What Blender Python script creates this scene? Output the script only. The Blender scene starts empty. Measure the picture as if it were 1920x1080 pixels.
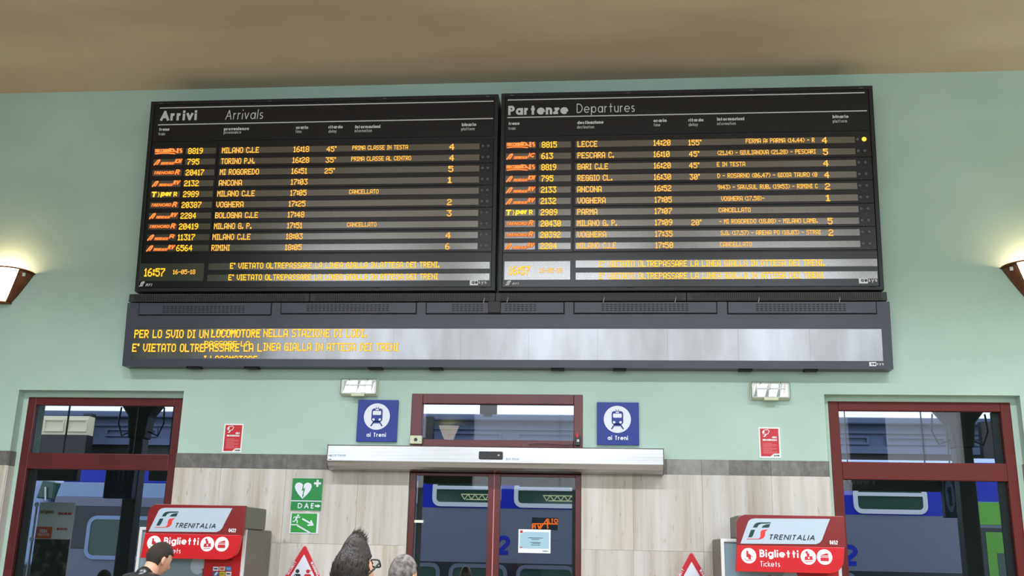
import bpy, bmesh, math, random
from math import sin, cos, pi, tan, radians as RD, hypot, exp, atan2
from mathutils import Vector as V, Matrix, Euler
random.seed(7)
S = bpy.context.scene
C = S.collection
# ------------------------------------------------------------------ camera
FOC, PITCH, YAW, ROLL = 1851.36, 0.2616078, -0.0953780, 0.0215784
CAMZ = 1.6
_fw = V((sin(YAW)*cos(PITCH), cos(YAW)*cos(PITCH), sin(PITCH)))
_r0 = V((cos(YAW), -sin(YAW), 0)); _u0 = _r0.cross(_fw)
_rr = cos(ROLL)*_r0 + sin(ROLL)*_u0; _uu = -sin(ROLL)*_r0 + cos(ROLL)*_u0
cd = bpy.data.cameras.new('camera'); cam = bpy.data.objects.new('camera', cd); C.objects.link(cam)
cd.sensor_width = 36; cd.lens = FOC/1920*36; cd.clip_start = .05; cd.clip_end = 300
m = Matrix((_rr, _uu, -_fw)).transposed().to_4x4(); m.translation = (0, 0, CAMZ); cam.matrix_world = m
S.camera = cam
S.view_settings.view_transform = 'Standard'; S.view_settings.look = 'None'
S.view_settings.exposure = 0.0; S.view_settings.gamma = 1; S.view_settings.use_curve_mapping = False
# ------------------------------------------------------------------ world (overcast sky)
W = bpy.data.worlds.new('sky'); S.world = W; W.use_nodes = True
bg = W.node_tree.nodes['Background']; bg.inputs[0].default_value = (.80, .89, 1, 1); bg.inputs[1].default_value = 1.6
WIN_L, FILL_W = 2.9, 230.0
# ------------------------------------------------------------------ daylight at three tall windows behind the camera and an added fourth
YB = -2.0
WINS = [(-7.2, -3.95, 2.9, 6.35), (-2.95, 1.0, 2.9, 6.52), (1.9, 5.4, 2.9, 6.35), (6.1, 7.8, 3.4, 6.35)]  # last opening is added, to brighten the right side of the hall
def area(name, loc, rot, sx, sy, power, col=(1, 1, 1), spread=pi):
    l = bpy.data.lights.new(name, 'AREA'); l.spread = spread; l.shape = 'RECTANGLE'; l.size = sx; l.size_y = sy; l.energy = power; l.color = col
    o = bpy.data.objects.new(name, l); C.objects.link(o); o.location = loc; o.rotation_euler = rot
    return o
for (a, b, c, d) in WINS:
    w_, h_ = b-a-.1, d-c-.1
    area('window_daylight', ((a+b)/2, YB-.02, (c+d)/2), (pi/2, 0, pi), w_, h_, WIN_L*pi*w_*h_, (.90, .95, 1.0)).rotation_euler = (RD(90), 0, 0)

def at(px, py, Y):
    d = (px-960)/FOC*_rr - (py-540)/FOC*_uu + _fw
    d = d*(Y/d.y); return V((d.x, Y, d.z+CAMZ))
def X(px, py, Y=10): return at(px, py, Y).x
def Z(px, py, Y=10): return at(px, py, Y).z

# ------------------------------------------------------------------ materials
def mat(name, col=(.5, .5, .5), rough=.5, metal=0, emit=None, es=1, noise=None, bump=None, spec=.5):
    m = bpy.data.materials.new(name); m.use_nodes = True; nt = m.node_tree; b = nt.nodes['Principled BSDF']
    b.inputs['Base Color'].default_value = (*col, 1); b.inputs['Roughness'].default_value = rough
    b.inputs['Metallic'].default_value = metal; b.inputs['Specular IOR Level'].default_value = spec
    if emit: b.inputs['Emission Color'].default_value = (*emit, 1); b.inputs['Emission Strength'].default_value = es
    tc = None
    if noise or bump: tc = nt.nodes.new('ShaderNodeTexCoord')
    if noise:   # (scale vector, detail, second colour, contrast lo, hi)
        sc, det, c2, lo, hi = noise
        mp = nt.nodes.new('ShaderNodeMapping'); mp.inputs['Scale'].default_value = sc
        n = nt.nodes.new('ShaderNodeTexNoise'); n.inputs['Scale'].default_value = 1; n.inputs['Detail'].default_value = det
        r = nt.nodes.new('ShaderNodeValToRGB'); r.color_ramp.elements[0].position = lo; r.color_ramp.elements[1].position = hi
        r.color_ramp.elements[0].color = (*c2, 1); r.color_ramp.elements[1].color = (*col, 1)
        nt.links.new(tc.outputs['Object'], mp.inputs[0]); nt.links.new(mp.outputs[0], n.inputs['Vector'])
        nt.links.new(n.outputs[0], r.inputs[0]); nt.links.new(r.outputs[0], b.inputs['Base Color'])
    if bump:
        sc, st = bump
        mp = nt.nodes.new('ShaderNodeMapping'); mp.inputs['Scale'].default_value = sc if hasattr(sc, '__len__') else (sc,)*3
        n = nt.nodes.new('ShaderNodeTexNoise'); n.inputs['Scale'].default_value = 1; n.inputs['Detail'].default_value = 4
        bp = nt.nodes.new('ShaderNodeBump'); bp.inputs['Strength'].default_value = st; bp.inputs['Distance'].default_value = .01
        nt.links.new(tc.outputs['Object'], mp.inputs[0]); nt.links.new(mp.outputs[0], n.inputs['Vector'])
        nt.links.new(n.outputs[0], bp.inputs['Height']); nt.links.new(bp.outputs[0], b.inputs['Normal'])
    return m
def srgb(r, g, b):
    f = lambda c: (c/255/12.92) if c <= 10 else ((c/255+.055)/1.055)**2.4
    return (f(r), f(g), f(b))
M = {}
M['mint'] = mat('mint_plaster', srgb(180, 204, 195), .75, noise=((1.2, 1.2, 1.6), 5, srgb(172, 197, 187), .35, .65), bump=((9, 9, 9), .15))
M['ceiling'] = mat('ceiling_plaster', srgb(210, 193, 168), .8, noise=((.35, .8, .5), 4, srgb(192, 172, 150), .35, .62))
M['wallplain'] = mat('side_plaster', srgb(172, 200, 180), .8, noise=((1, 1, 1), 3, srgb(160, 190, 170), .3, .7))
M['floor'] = mat('terrazzo', srgb(165, 152, 135), .35, noise=((40, 40, 40), 3, srgb(110, 98, 86), .35, .6))
M['maroon'] = mat('maroon_paint', srgb(98, 38, 42), .32, noise=((3, 3, 3), 3, srgb(86, 31, 35), .3, .7))
M['red_wood'] = mat('red_paint', srgb(98, 34, 33), .5, spec=.3)
M['black'] = mat('black_paint', srgb(30, 29, 32), .35)
M['board'] = mat('board_frame', srgb(34, 33, 36), .34, spec=.35)
M['boardin'] = mat('board_face', srgb(20, 20, 25), .24, spec=.5)
M['housing'] = mat('display_housing', srgb(66, 68, 82), .38, noise=((2, 2, 2), 3, srgb(58, 60, 74), .3, .7))
M['darkh'] = mat('dark_strip', srgb(40, 38, 42), .5)
M['slot'] = mat('slot_dark', srgb(12, 12, 14), .8)
M['led'] = mat('led_window', (.27, .262, .255), .18, 1.0, noise=((60, 60, 200), 2, (.23, .222, .212), .4, .6))
M['led2'] = mat('led_display', (.315, .315, .335), .27, 1.0, noise=((3.2, 1, .8), 4, (.24, .235, .235), .35, .65))
M['ledy'] = mat('led_yellow', (0, 0, 0), .6, emit=srgb(255, 214, 50), es=1.25)
M['leda'] = mat('led_amber', (0, 0, 0), .6, emit=srgb(255, 202, 84), es=1.15)
M['ledo'] = mat('led_orange', (0, 0, 0), .6, emit=srgb(255, 164, 76), es=1.1)
M['ledh'] = mat('led_rim', (0, 0, 0), .6, emit=srgb(240, 136, 20), es=1.0)
M['ledr'] = mat('led_rim_red', (0, 0, 0), .6, emit=srgb(214, 74, 14), es=1.0)
M['lampon'] = mat('indicator_lit', (.1, .05, 0), .4, emit=(1, .55, .03), es=1.6)
M['lampoff'] = mat('indicator_off', srgb(84, 84, 92), .3)
M['print'] = mat('grey_white_print', srgb(205, 205, 208), .6)
M['white'] = mat('white_print', srgb(232, 234, 238), .45)
M['steel'] = mat('brushed_steel', (.5, .5, .51), .26, 1, noise=((1, 1, 60), 2, (.42, .42, .43), .3, .7))
M['blue'] = mat('sign_blue', srgb(26, 48, 142), .3, spec=.35)
M['signwhite'] = mat('sign_white', srgb(222, 226, 240), .35)
M['green'] = mat('sign_green', srgb(24, 132, 66), .35)
M['green2'] = mat('sign_green_light', srgb(44, 150, 60), .35)
M['pale'] = mat('pale_plate', srgb(176, 190, 206), .3)
M['redp'] = mat('poster_red', srgb(196, 34, 48), .4)
M['pinkp'] = mat('poster_pink', srgb(220, 130, 140), .5)
M['mred'] = mat('machine_red', srgb(194, 24, 34), .3)
M['mdark'] = mat('machine_dark_red', srgb(122, 28, 32), .3)
M['mgrey'] = mat('machine_grey', srgb(112, 108, 102), .5)
M['mscr'] = mat('machine_panel', srgb(132, 152, 166), .2)
M['mtrim'] = mat('machine_trim', srgb(220, 220, 222), .35)
M['lgreen'] = mat('logo_green', srgb(6, 58, 58), .4)
M['lred'] = mat('logo_red', srgb(224, 48, 52), .4)
M['ink'] = mat('ink', srgb(36, 40, 50), .5)
M['plastic'] = mat('clear_white_plastic', srgb(226, 236, 222), .12)
M['plastic2'] = mat('cream_plastic', srgb(205, 208, 180), .35)
M['chrome'] = mat('reflector', (.9, .92, .9), .12, 1)
M['rust'] = mat('rust_bronze', srgb(122, 76, 48), .4, .5, noise=((14, 14, 14), 3, srgb(96, 58, 40), .3, .7))
M['glow'] = mat('frosted_glass', (.9, .85, .75), .4, emit=(1, .84, .60), es=8.0)
M['granite'] = None
M['tblue'] = mat('train_blue', srgb(10, 38, 196), .3)
M['tgrey'] = mat('train_grey', srgb(124, 128, 152), .35)
M['tdark'] = mat('train_dark', srgb(34, 38, 56), .25)
M['tlight'] = mat('train_light_blue', srgb(152, 176, 222), .35)
M['tframe'] = mat('train_window_frame', srgb(236, 239, 250), .3)
M['tgreen'] = mat('train_green', srgb(110, 190, 70), .4)
M['tglass'] = mat('train_glass', srgb(48, 80, 74), .12)
M['facade'] = mat('far_facade', srgb(92, 104, 134), .8)
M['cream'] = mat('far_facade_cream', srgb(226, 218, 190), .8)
M['dk'] = mat('platform_iron', srgb(34, 32, 38), .5)
M['asph'] = mat('platform_asphalt', srgb(96, 94, 92), .8, noise=((6, 6, 6), 4, srgb(80, 78, 76), .3, .7))
M['skin'] = mat('skin', srgb(214, 160, 134), .5)
M['skind'] = mat('skin_dark', srgb(88, 54, 40), .4)
M['hair'] = mat('dark_brown_hair', srgb(44, 32, 28), .45, noise=((160, 160, 25), 3, srgb(26, 19, 18), .4, .62), bump=((300, 300, 40), .45))
M['hairs'] = mat('short_brown_hair', srgb(50, 38, 32), .6, bump=((500, 500, 500), .9))
M['hairg'] = mat('grey_hair', srgb(150, 146, 146), .7, noise=((34, 34, 40), 3, srgb(98, 86, 82), .38, .62), bump=((400, 400, 400), .9))
M['leather'] = mat('black_leather', srgb(26, 26, 31), .34, bump=((16, 16, 16), .35))
M['cloth'] = mat('navy_cloth', srgb(46, 52, 70), .8, bump=((200, 200, 200), .4))
M['clothg'] = mat('grey_cloth', srgb(120, 116, 112), .8, bump=((200, 200, 200), .4))
M['denim'] = mat('denim', srgb(56, 68, 96), .8, bump=((300, 300, 300), .4))
M['shoe'] = mat('shoe_leather', srgb(40, 32, 28), .4)
M['eye'] = mat('eye_white', (.8, .78, .75), .2)
M['luggage'] = mat('luggage_rack', srgb(236, 238, 180), .4)
M['orange'] = mat('poster_orange', srgb(206, 84, 34), .5)
M['stand'] = mat('poster_grey', srgb(214, 214, 210), .5)
M['photo'] = mat('poster_photo', srgb(24, 24, 28), .5, noise=((7, 7, 7), 5, srgb(120, 104, 90), .32, .5))
M['paperblue'] = mat('notice_blue', srgb(160, 196, 214), .5)
M['dispo'] = mat('orange_display_letters', (.1, .03, 0), .5, emit=srgb(255, 112, 20), es=1.1)
M['lumi'] = mat('luminaire_diffuser', (.9, .9, .9), .5, emit=(1, .97, .9), es=.35)

def stone(name, c1, c2, c3, sc, lo=.3, hi=.72):
    m = bpy.data.materials.new(name); m.use_nodes = True; nt = m.node_tree; b = nt.nodes['Principled BSDF']; b.inputs['Roughness'].default_value = .42
    N = nt.nodes.new; L = nt.links.new
    tc = N('ShaderNodeTexCoord'); oi = N('ShaderNodeObjectInfo'); ad = N('ShaderNodeVectorMath'); ad.operation = 'MULTIPLY_ADD'
    mp = N('ShaderNodeMapping'); mp.inputs['Scale'].default_value = sc
    cb = N('ShaderNodeCombineXYZ')
    for i in range(3): L(oi.outputs['Random'], cb.inputs[i])
    L(cb.outputs[0], ad.inputs[0]); ad.inputs[1].default_value = (13, 7, 29); L(tc.outputs['Object'], ad.inputs[2])
    L(ad.outputs[0], mp.inputs[0])
    n = N('ShaderNodeTexNoise'); n.inputs['Scale'].default_value = 1; n.inputs['Detail'].default_value = 7; n.inputs['Roughness'].default_value = .62
    L(mp.outputs[0], n.inputs['Vector'])
    r = N('ShaderNodeValToRGB'); e = r.color_ramp.elements; e[0].position = lo; e[0].color = (*c3, 1); e[1].position = hi; e[1].color = (*c1, 1)
    k = r.color_ramp.elements.new((lo+hi)/2); k.color = (*c2, 1)
    L(n.outputs[0], r.inputs[0])
    hs = N('ShaderNodeHueSaturation'); mr = N('ShaderNodeMapRange'); mr.inputs[3].default_value = .88; mr.inputs[4].default_value = 1.08
    L(oi.outputs['Random'], mr.inputs[0]); L(mr.outputs[0], hs.inputs['Value']); L(r.outputs[0], hs.inputs['Color'])
    # pits
    mp2 = N('ShaderNodeMapping'); mp2.inputs['Scale'].default_value = (sc[0]*4, 20, sc[2]*16); L(ad.outputs[0], mp2.inputs[0])
    n2 = N('ShaderNodeTexNoise'); n2.inputs['Scale'].default_value = 1; n2.inputs['Detail'].default_value = 3; L(mp2.outputs[0], n2.inputs['Vector'])
    r2 = N('ShaderNodeValToRGB'); r2.color_ramp.elements[0].position = .26; r2.color_ramp.elements[0].color = (.6, .56, .5, 1); r2.color_ramp.elements[1].position = .36; r2.color_ramp.elements[1].color = (1, 1, 1, 1)
    L(n2.outputs[0], r2.inputs[0])
    mx = N('ShaderNodeMix'); mx.data_type = 'RGBA'; mx.blend_type = 'MULTIPLY'; mx.inputs[0].default_value = .8
    L(hs.outputs[0], mx.inputs[6]); L(r2.outputs[0], mx.inputs[7]); L(mx.outputs[2], b.inputs['Base Color'])
    return m
M['trav'] = stone('travertine', srgb(210, 206, 205), srgb(196, 189, 182), srgb(172, 158, 142), (9, 3, .45), .26, .66)
M['granite'] = stone('grey_granite', srgb(128, 126, 124), srgb(108, 106, 104), srgb(88, 86, 86), (14, 9, 9))
M['granitel'] = stone('light_grey_granite', srgb(152, 150, 148), srgb(140, 138, 136), srgb(124, 122, 120), (14, 9, 9))

def glassmat(name, tint=(1, 1, 1), refl=1.0):
    m = bpy.data.materials.new(name); m.use_nodes = True; nt = m.node_tree; nt.nodes.clear()
    N = nt.nodes.new; L = nt.links.new
    o = N('ShaderNodeOutputMaterial'); t = N('ShaderNodeBsdfTransparent'); t.inputs[0].default_value = (*tint, 1)
    g = N('ShaderNodeBsdfGlossy'); g.inputs['Roughness'].default_value = .01
    f = N('ShaderNodeFresnel'); f.inputs[0].default_value = 1.5
    mu = N('ShaderNodeMath'); mu.operation = 'MULTIPLY'; mu.inputs[1].default_value = refl; mu.use_clamp = True
    x = N('ShaderNodeMixShader'); L(f.outputs[0], mu.inputs[0]); L(mu.outputs[0], x.inputs[0]); L(t.outputs[0], x.inputs[1]); L(g.outputs[0], x.inputs[2]); L(x.outputs[0], o.inputs[0])
    return m
M['glass'] = glassmat('door_glass', (.88, .91, .93), .6)
M['clear'] = glassmat('clear_lens', (.97, .98, .96), 2.0)

# ------------------------------------------------------------------ mesh builder
class MB:
    def __init__(s): s.v = []; s.f = []
    def add(s, vs, fs):
        k = len(s.v); s.v += [tuple(v) for v in vs]; s.f += [tuple(i+k for i in f) for f in fs]; return s
    def box(s, x0, x1, y0, y1, z0, z1):
        return s.add([(x, y, z) for x in (x0, x1) for y in (y0, y1) for z in (z0, z1)],
                     [(0, 1, 3, 2), (4, 6, 7, 5), (0, 4, 5, 1), (2, 3, 7, 6), (0, 2, 6, 4), (1, 5, 7, 3)])
    def prism(s, poly, y0, y1):   # polygon in x,z ; y0 is the front
        n = len(poly); a = sum(poly[i][0]*poly[(i+1) % n][1]-poly[(i+1) % n][0]*poly[i][1] for i in range(n))
        if a < 0: poly = poly[::-1]
        return s.add([(x, y0, z) for x, z in poly]+[(x, y1, z) for x, z in poly],
                     [tuple(range(n)), tuple(range(2*n-1, n-1, -1))]+[(i, i+n, (i+1) % n+n, (i+1) % n) for i in range(n)])
    def face(s, poly, y):
        n = len(poly); a = sum(poly[i][0]*poly[(i+1) % n][1]-poly[(i+1) % n][0]*poly[i][1] for i in range(n))
        if a < 0: poly = poly[::-1]
        return s.add([(x, y, z) for x, z in poly], [tuple(range(n))])
    def xprism(s, poly, x0, x1):  # polygon in y,z extruded along x
        n = len(poly)
        return s.add([(x0, y, z) for y, z in poly]+[(x1, y, z) for y, z in poly],
                     [tuple(range(n-1, -1, -1)), tuple(range(n, 2*n))]+[(i, (i+1) % n, (i+1) % n+n, i+n) for i in range(n)])
    def disc(s, cx, cz, r, y0, y1=None, n=20, rz=None):
        p = [(cx+r*cos(2*pi*i/n), cz+(rz or r)*sin(2*pi*i/n)) for i in range(n)]
        return s.prism(p, y0, y1) if y1 is not None else s.face(p, y0)
    def ring(s, outer, inner, y0, y1):
        n = len(outer)
        vs = [(x, y, z) for y in (y0, y1) for L in (outer, inner) for x, z in L]; fs = []
        for i in range(n):
            j = (i+1) % n
            fs += [(i, j, n+j, n+i), (2*n+j, 2*n+i, 3*n+i, 3*n+j), (j, i, 2*n+i, 2*n+j), (n+i, n+j, 3*n+j, 3*n+i)]
        return s.add(vs, fs)
    def tube(s, pts, r, n=8, caps=True):
        pts = [V(p) for p in pts]; rs = r if hasattr(r, '__len__') else [r]*len(pts); k = len(s.v); m_ = len(pts)
        for i, p in enumerate(pts):
            d = (pts[min(i+1, m_-1)]-pts[max(i-1, 0)]).normalized()
            a = d.orthogonal().normalized() if i == 0 else (a-d*a.dot(d)).normalized()
            b = d.cross(a)
            for j in range(n): s.v.append(tuple(p+rs[i]*(cos(2*pi*j/n)*a+sin(2*pi*j/n)*b)))
        for i in range(m_-1):
            for j in range(n):
                s.f.append((k+i*n+j, k+i*n+(j+1) % n, k+(i+1)*n+(j+1) % n, k+(i+1)*n+j))
        if caps: s.f += [tuple(k+j for j in range(n-1, -1, -1)), tuple(k+(m_-1)*n+j for j in range(n))]
        return s
    def ell(s, c, rx, ry, rz, n=16, h=10, rot=None):
        k = len(s.v)
        for i in range(h+1):
            t = pi*i/h
            for j in range(n):
                p = V((rx*sin(t)*cos(2*pi*j/n), ry*sin(t)*sin(2*pi*j/n), rz*cos(t)))
                if rot: p = rot @ p
                s.v.append(tuple(V(c)+p))
        for i in range(h):
            for j in range(n): s.f.append((k+i*n+j, k+(i+1)*n+j, k+(i+1)*n+(j+1) % n, k+i*n+(j+1) % n))
        return s
    def limb(s, p0, p1, r0, r1, n=14):
        p0, p1 = V(p0), V(p1); s.tube([p0, p1], [r0, r1], n); s.ell(p0, r0, r0, r0); s.ell(p1, r1, r1, r1); return s
    def build(s, name, mt, parent=None, loc=(0, 0, 0), bevel=0, smooth=False, kind=None):
        me = bpy.data.meshes.new(name); me.from_pydata(s.v, [], s.f); me.update(); me.materials.append(mt)
        if smooth:
            for p in me.polygons: p.use_smooth = True
        o = bpy.data.objects.new(name, me); C.objects.link(o); o.location = loc
        if parent: o.parent = parent
        if bevel:
            b = o.modifiers.new('bevel', 'BEVEL'); b.width = bevel; b.segments = 2; b.limit_method = 'ANGLE'
        if kind: o['kind'] = kind
        elif name.endswith(('lettering', 'text', 'print', 'mark', 'glow', 'lines', 'reflector', 'number', 'pictogram')): o['kind'] = 'stuff'
        return o
def tag(o, label=None, cat=None, group=None, kind=None):
    if label: o['label'] = label
    if cat: o['category'] = cat
    if group: o['group'] = group
    if kind: o['kind'] = kind
    return o
def empty(name, loc=(0, 0, 0), rot=(0, 0, 0)):
    o = bpy.data.objects.new(name, None); C.objects.link(o); o.location = loc; o.rotation_euler = rot; o.empty_display_size = .1
    return o
def copy_tree(o, parent=None, root=True):
    c = o.copy(); C.objects.link(c); c.parent = parent
    for ch in o.children: copy_tree(ch, c, False)
    return c
def rrect(x0, x1, z0, z1, r, n=5, corners=(1, 1, 1, 1)):   # corners: BL BR TR TL
    out = []
    for k, (cx, cz, a) in enumerate(((x0+r, z0+r, pi), (x1-r, z0+r, 1.5*pi), (x1-r, z1-r, 0), (x0+r, z1-r, .5*pi))):
        for i in range(n+1):
            if corners[k]: t = a+i*pi/2/n; out.append((cx+r*cos(t), cz+r*sin(t)))
            else: out.append(((x0, z0), (x1, z0), (x1, z1), (x0, z1))[k])
    return out

# ------------------------------------------------------------------ geometric stroke lettering
def A(cx, cy, rx, ry, a0, a1, n=14):
    return [(cx+rx*cos(RD(a0+(a1-a0)*i/n)), cy+ry*sin(RD(a0+(a1-a0)*i/n))) for i in range(n+1)]
O_ = A(.31, .33, .31, .33, 0, 360, 18)
Q_ = A(.28, .33, .27, .33, 0, 360, 18)
G = {
 'a': (.58, [Q_, [(.58, 0), (.58, .66)]]), 'b': (.6, [A(.32, .33, .27, .33, 0, 360, 18), [(0, 0), (0, 1)]]), 'c': (.5, [A(.31, .33, .31, .33, 50, 310)]),
 'd': (.58, [Q_, [(.58, 0), (.58, 1)]]), 'e': (.62, [A(.31, .33, .31, .33, 0, 320), [(0, .33), (.62, .33)]]),
 'f': (.36, [[(.14, 0), (.14, .8)]+A(.30, .82, .16, .18, 180, 90, 5), [(0, .62), (.36, .62)]]),
 'g': (.58, [Q_, [(.58, .66), (.58, -.05)]+A(.30, -.05, .28, .25, 0, -150, 8)]), 'i': (0, [[(0, 0), (0, .58)], [(0, .98), (0, 1.0)]]),
 'k': (.42, [[(0, 0), (0, 1)], [(0, .28), (.38, .66)], [(.1, .38), (.42, 0)]]), 'l': (0, [[(0, 0), (0, 1)]]),
 'm': (.86, [[(0, 0), (0, .66)], A(.215, .42, .215, .24, 180, 0, 8)+[(.43, 0)], A(.645, .42, .215, .24, 180, 0, 8)+[(.86, 0)]]),
 'n': (.46, [[(0, 0), (0, .66)], A(.23, .42, .23, .24, 180, 0, 8)+[(.46, 0)]]), 'o': (.62, [O_]),
 'p': (.6, [A(.32, .33, .27, .33, 0, 360, 18), [(0, -.3), (0, .66)]]), 'r': (.26, [[(0, 0), (0, .66)], A(.22, .4, .22, .24, 180, 75, 6)]),
 's': (.34, [A(.18, .49, .17, .17, 40, 240, 8)+A(.16, .17, .18, .17, 60, -140, 8)]), 't': (.44, [[(.22, 0), (.22, .94)], [(0, .62), (.44, .62)]]),
 'u': (.46, [[(0, .66), (0, .24)]+A(.23, .24, .23, .24, 180, 360, 8), [(.46, 0), (.46, .66)]]), 'v': (.46, [[(0, .66), (.23, 0), (.46, .66)]]),
 'y': (.46, [[(0, .66), (.23, .02)], [(.46, .66), (.1, -.3)]]), 'z': (.42, [[(0, .62), (.42, .62), (0, .03), (.42, .03)]]),
 "'": (0, [[(0, .8), (0, 1)]]), ' ': (.2, []), '-': (.3, [[(0, .38), (.3, .38)]]), '.': (0, [[(0, 0), (0, .03)]]),
 'A': (.68, [[(0, 0), (.34, 1), (.68, 0)], [(.12, .33), (.56, .33)]]), 'B': (.5, [[(0, 0), (0, 1), (.22, 1)]+A(.22, .76, .24, .24, 90, -90, 8)+[(0, .52)], A(.24, .26, .26, .26, 90, -90, 8)+[(0, 0)]]),
 'C': (.7, [A(.45, .5, .45, .5, 50, 310)]), 'D': (.66, [[(0, 0), (0, 1), (.2, 1)]+A(.2, .5, .46, .5, 90, -90)+[(0, 0)]]),
 'E': (.44, [[(.44, 1), (0, 1), (0, 0), (.44, 0)], [(0, .52), (.4, .52)]]), 'F': (.42, [[(.42, 1), (0, 1), (0, 0)], [(0, .5), (.38, .5)]]),
 'G': (.8, [A(.45, .5, .45, .5, 50, 350)+[(.5, .42)]]), 'I': (0, [[(0, 0), (0, 1)]]), 'L': (.4, [[(0, 1), (0, 0), (.4, 0)]]),
 'M': (.8, [[(0, 0), (.1, 1), (.4, .2), (.7, 1), (.8, 0)]]), 'N': (.62, [[(0, 0), (0, 1), (.62, 0), (.62, 1)]]), 'O': (.86, [A(.43, .5, .43, .5, 0, 360, 20)]),
 'P': (.48, [[(0, 0), (0, 1), (.22, 1)]+A(.22, .74, .26, .26, 90, -90, 8)+[(0, .48)]]), 'R': (.52, [[(0, 0), (0, 1), (.22, 1)]+A(.22, .74, .26, .26, 90, -90, 8)+[(0, .48)], [(.2, .48), (.52, 0)]]),
 'S': (.46, [A(.24, .75, .22, .24, 40, 250, 8)+A(.22, .26, .24, .26, 70, -140, 8)]), 'T': (.5, [[(.25, 0), (.25, 1)], [(0, .98), (.5, .98)]]),
 'U': (.54, [[(0, 1), (0, .28)]+A(.27, .28, .27, .28, 180, 360, 8)+[(.54, 1)]]), 'V': (.6, [[(0, 1), (.3, 0), (.6, 1)]]), 'W': (.9, [[(0, 1), (.22, 0), (.45, .9), (.68, 0), (.9, 1)]]),
 'Y': (.56, [[(0, 1), (.28, .5), (.56, 1)], [(.28, .5), (.28, 0)]]), 'Z': (.5, [[(0, 1), (.5, 1), (0, 0), (.5, 0)]]),
 '0': (.5, [A(.25, .5, .25, .5, 0, 360, 16)]), '1': (.16, [[(0, .82), (.16, 1), (.16, 0)]]), '2': (.5, [A(.25, .73, .24, .27, 160, -40, 9)+[(0, 0), (.5, 0)]]),
 '4': (.5, [[(.38, 0), (.38, 1), (0, .28), (.52, .28)]]), '5': (.46, [[(.42, 1), (.1, 1), (.04, .55)]+A(.2, .32, .26, .32, 110, -140, 9)]),
 '6': (.5, [A(.25, .3, .25, .3, 0, 360, 14), [(.03, .4), (.34, 1)]]), '3': (.46, [A(.2, .76, .22, .24, 150, -90, 8), A(.2, .26, .25, .26, 90, -150, 8)]),
}
_rk = [0]
def ribbon(mb, pts, w, y, caps=True):
    """flat stroke along pts: one mitred strip per smooth run, each run a hair in front of the last so that strokes never share a plane"""
    P = [V((p[0], p[1])) for p in pts]; P = [P[0]]+[b for a, b in zip(P, P[1:]) if (b-a).length > 1e-6]
    if len(P) < 2: return
    closed = (P[0]-P[-1]).length < 1e-5
    runs, cur = [], [P[0]]
    for i in range(1, len(P)-1):
        cur.append(P[i]); a = (P[i]-P[i-1]).normalized(); b = (P[i+1]-P[i]).normalized()
        if a.dot(b) < .5: runs.append((cur, True)); cur = [P[i]]
    cur.append(P[-1]); runs.append((cur, False)); smooth_close = closed and len(runs) == 1
    for k, (run, sharp) in enumerate(runs):
        _rk[0] = (_rk[0]+1) % 12; yy = y-_rk[0]*6e-5; vs = []; run = [p.copy() for p in run]
        if sharp: run[-1] += (run[-1]-run[-2]).normalized()*w*.42
        if k: run[0] -= (run[1]-run[0]).normalized()*w*.42
        n = len(run)
        for i, p in enumerate(run):
            a = (p-run[i-1]).normalized() if i else ((p-run[-2] if smooth_close else run[1]-p).normalized())
            b = (run[i+1]-p).normalized() if i < n-1 else ((run[1]-p if smooth_close else p-run[i-1]).normalized())
            if smooth_close and i == 0: a = (run[-1]-run[-2]).normalized()
            if smooth_close and i == n-1: b = (run[1]-run[0]).normalized()
            t = (a+b).normalized(); m_ = V((-t.y, t.x)); L_ = w/2/max(.5, m_.dot(V((-a.y, a.x))))
            vs += [(p.x-m_.x*L_, yy, p.y-m_.y*L_), (p.x+m_.x*L_, yy, p.y+m_.y*L_)]
        mb.add(vs, [(2*i, 2*i+2, 2*i+3, 2*i+1) for i in range(n-1)])
def text(mb, s, x0, x1, zb, h, wt, y, slant=0, gap=.24, ext=True):
    """fit string s between x0 and x1, cap height h, stroke weight wt (fraction of h)"""
    g = gap+wt*.6; tot = 0
    for i, c in enumerate(s): tot += G[c][0]+(g if i < len(s)-1 else 0)
    tot += wt
    k = (x1-x0)/tot; cx = wt/2
    for c in s:
        for st in G[c][1]:
            pts = [(x0+(cx+px)*k+slant*pz*h, zb+(wt/2+pz*(1-wt))*h) for px, pz in st]
            if ext and hypot(st[0][0]-st[-1][0], st[0][1]-st[-1][1]) > 1e-4:      # square ends on near-vertical strokes
                for a_, b_ in ((0, 1), (-1, -2)):
                    (xa, za), (xb, zb2) = pts[a_], pts[b_]
                    if abs(za-zb2) > 1.2*abs(xa-xb):
                        L_ = hypot(xa-xb, za-zb2); e_ = wt*h/2*.98/L_; pts[a_] = (xa+(xa-xb)*e_, za+(za-zb2)*e_)
            ribbon(mb, pts, wt*h, y)
        cx += G[c][0]+g
    return mb

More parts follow.
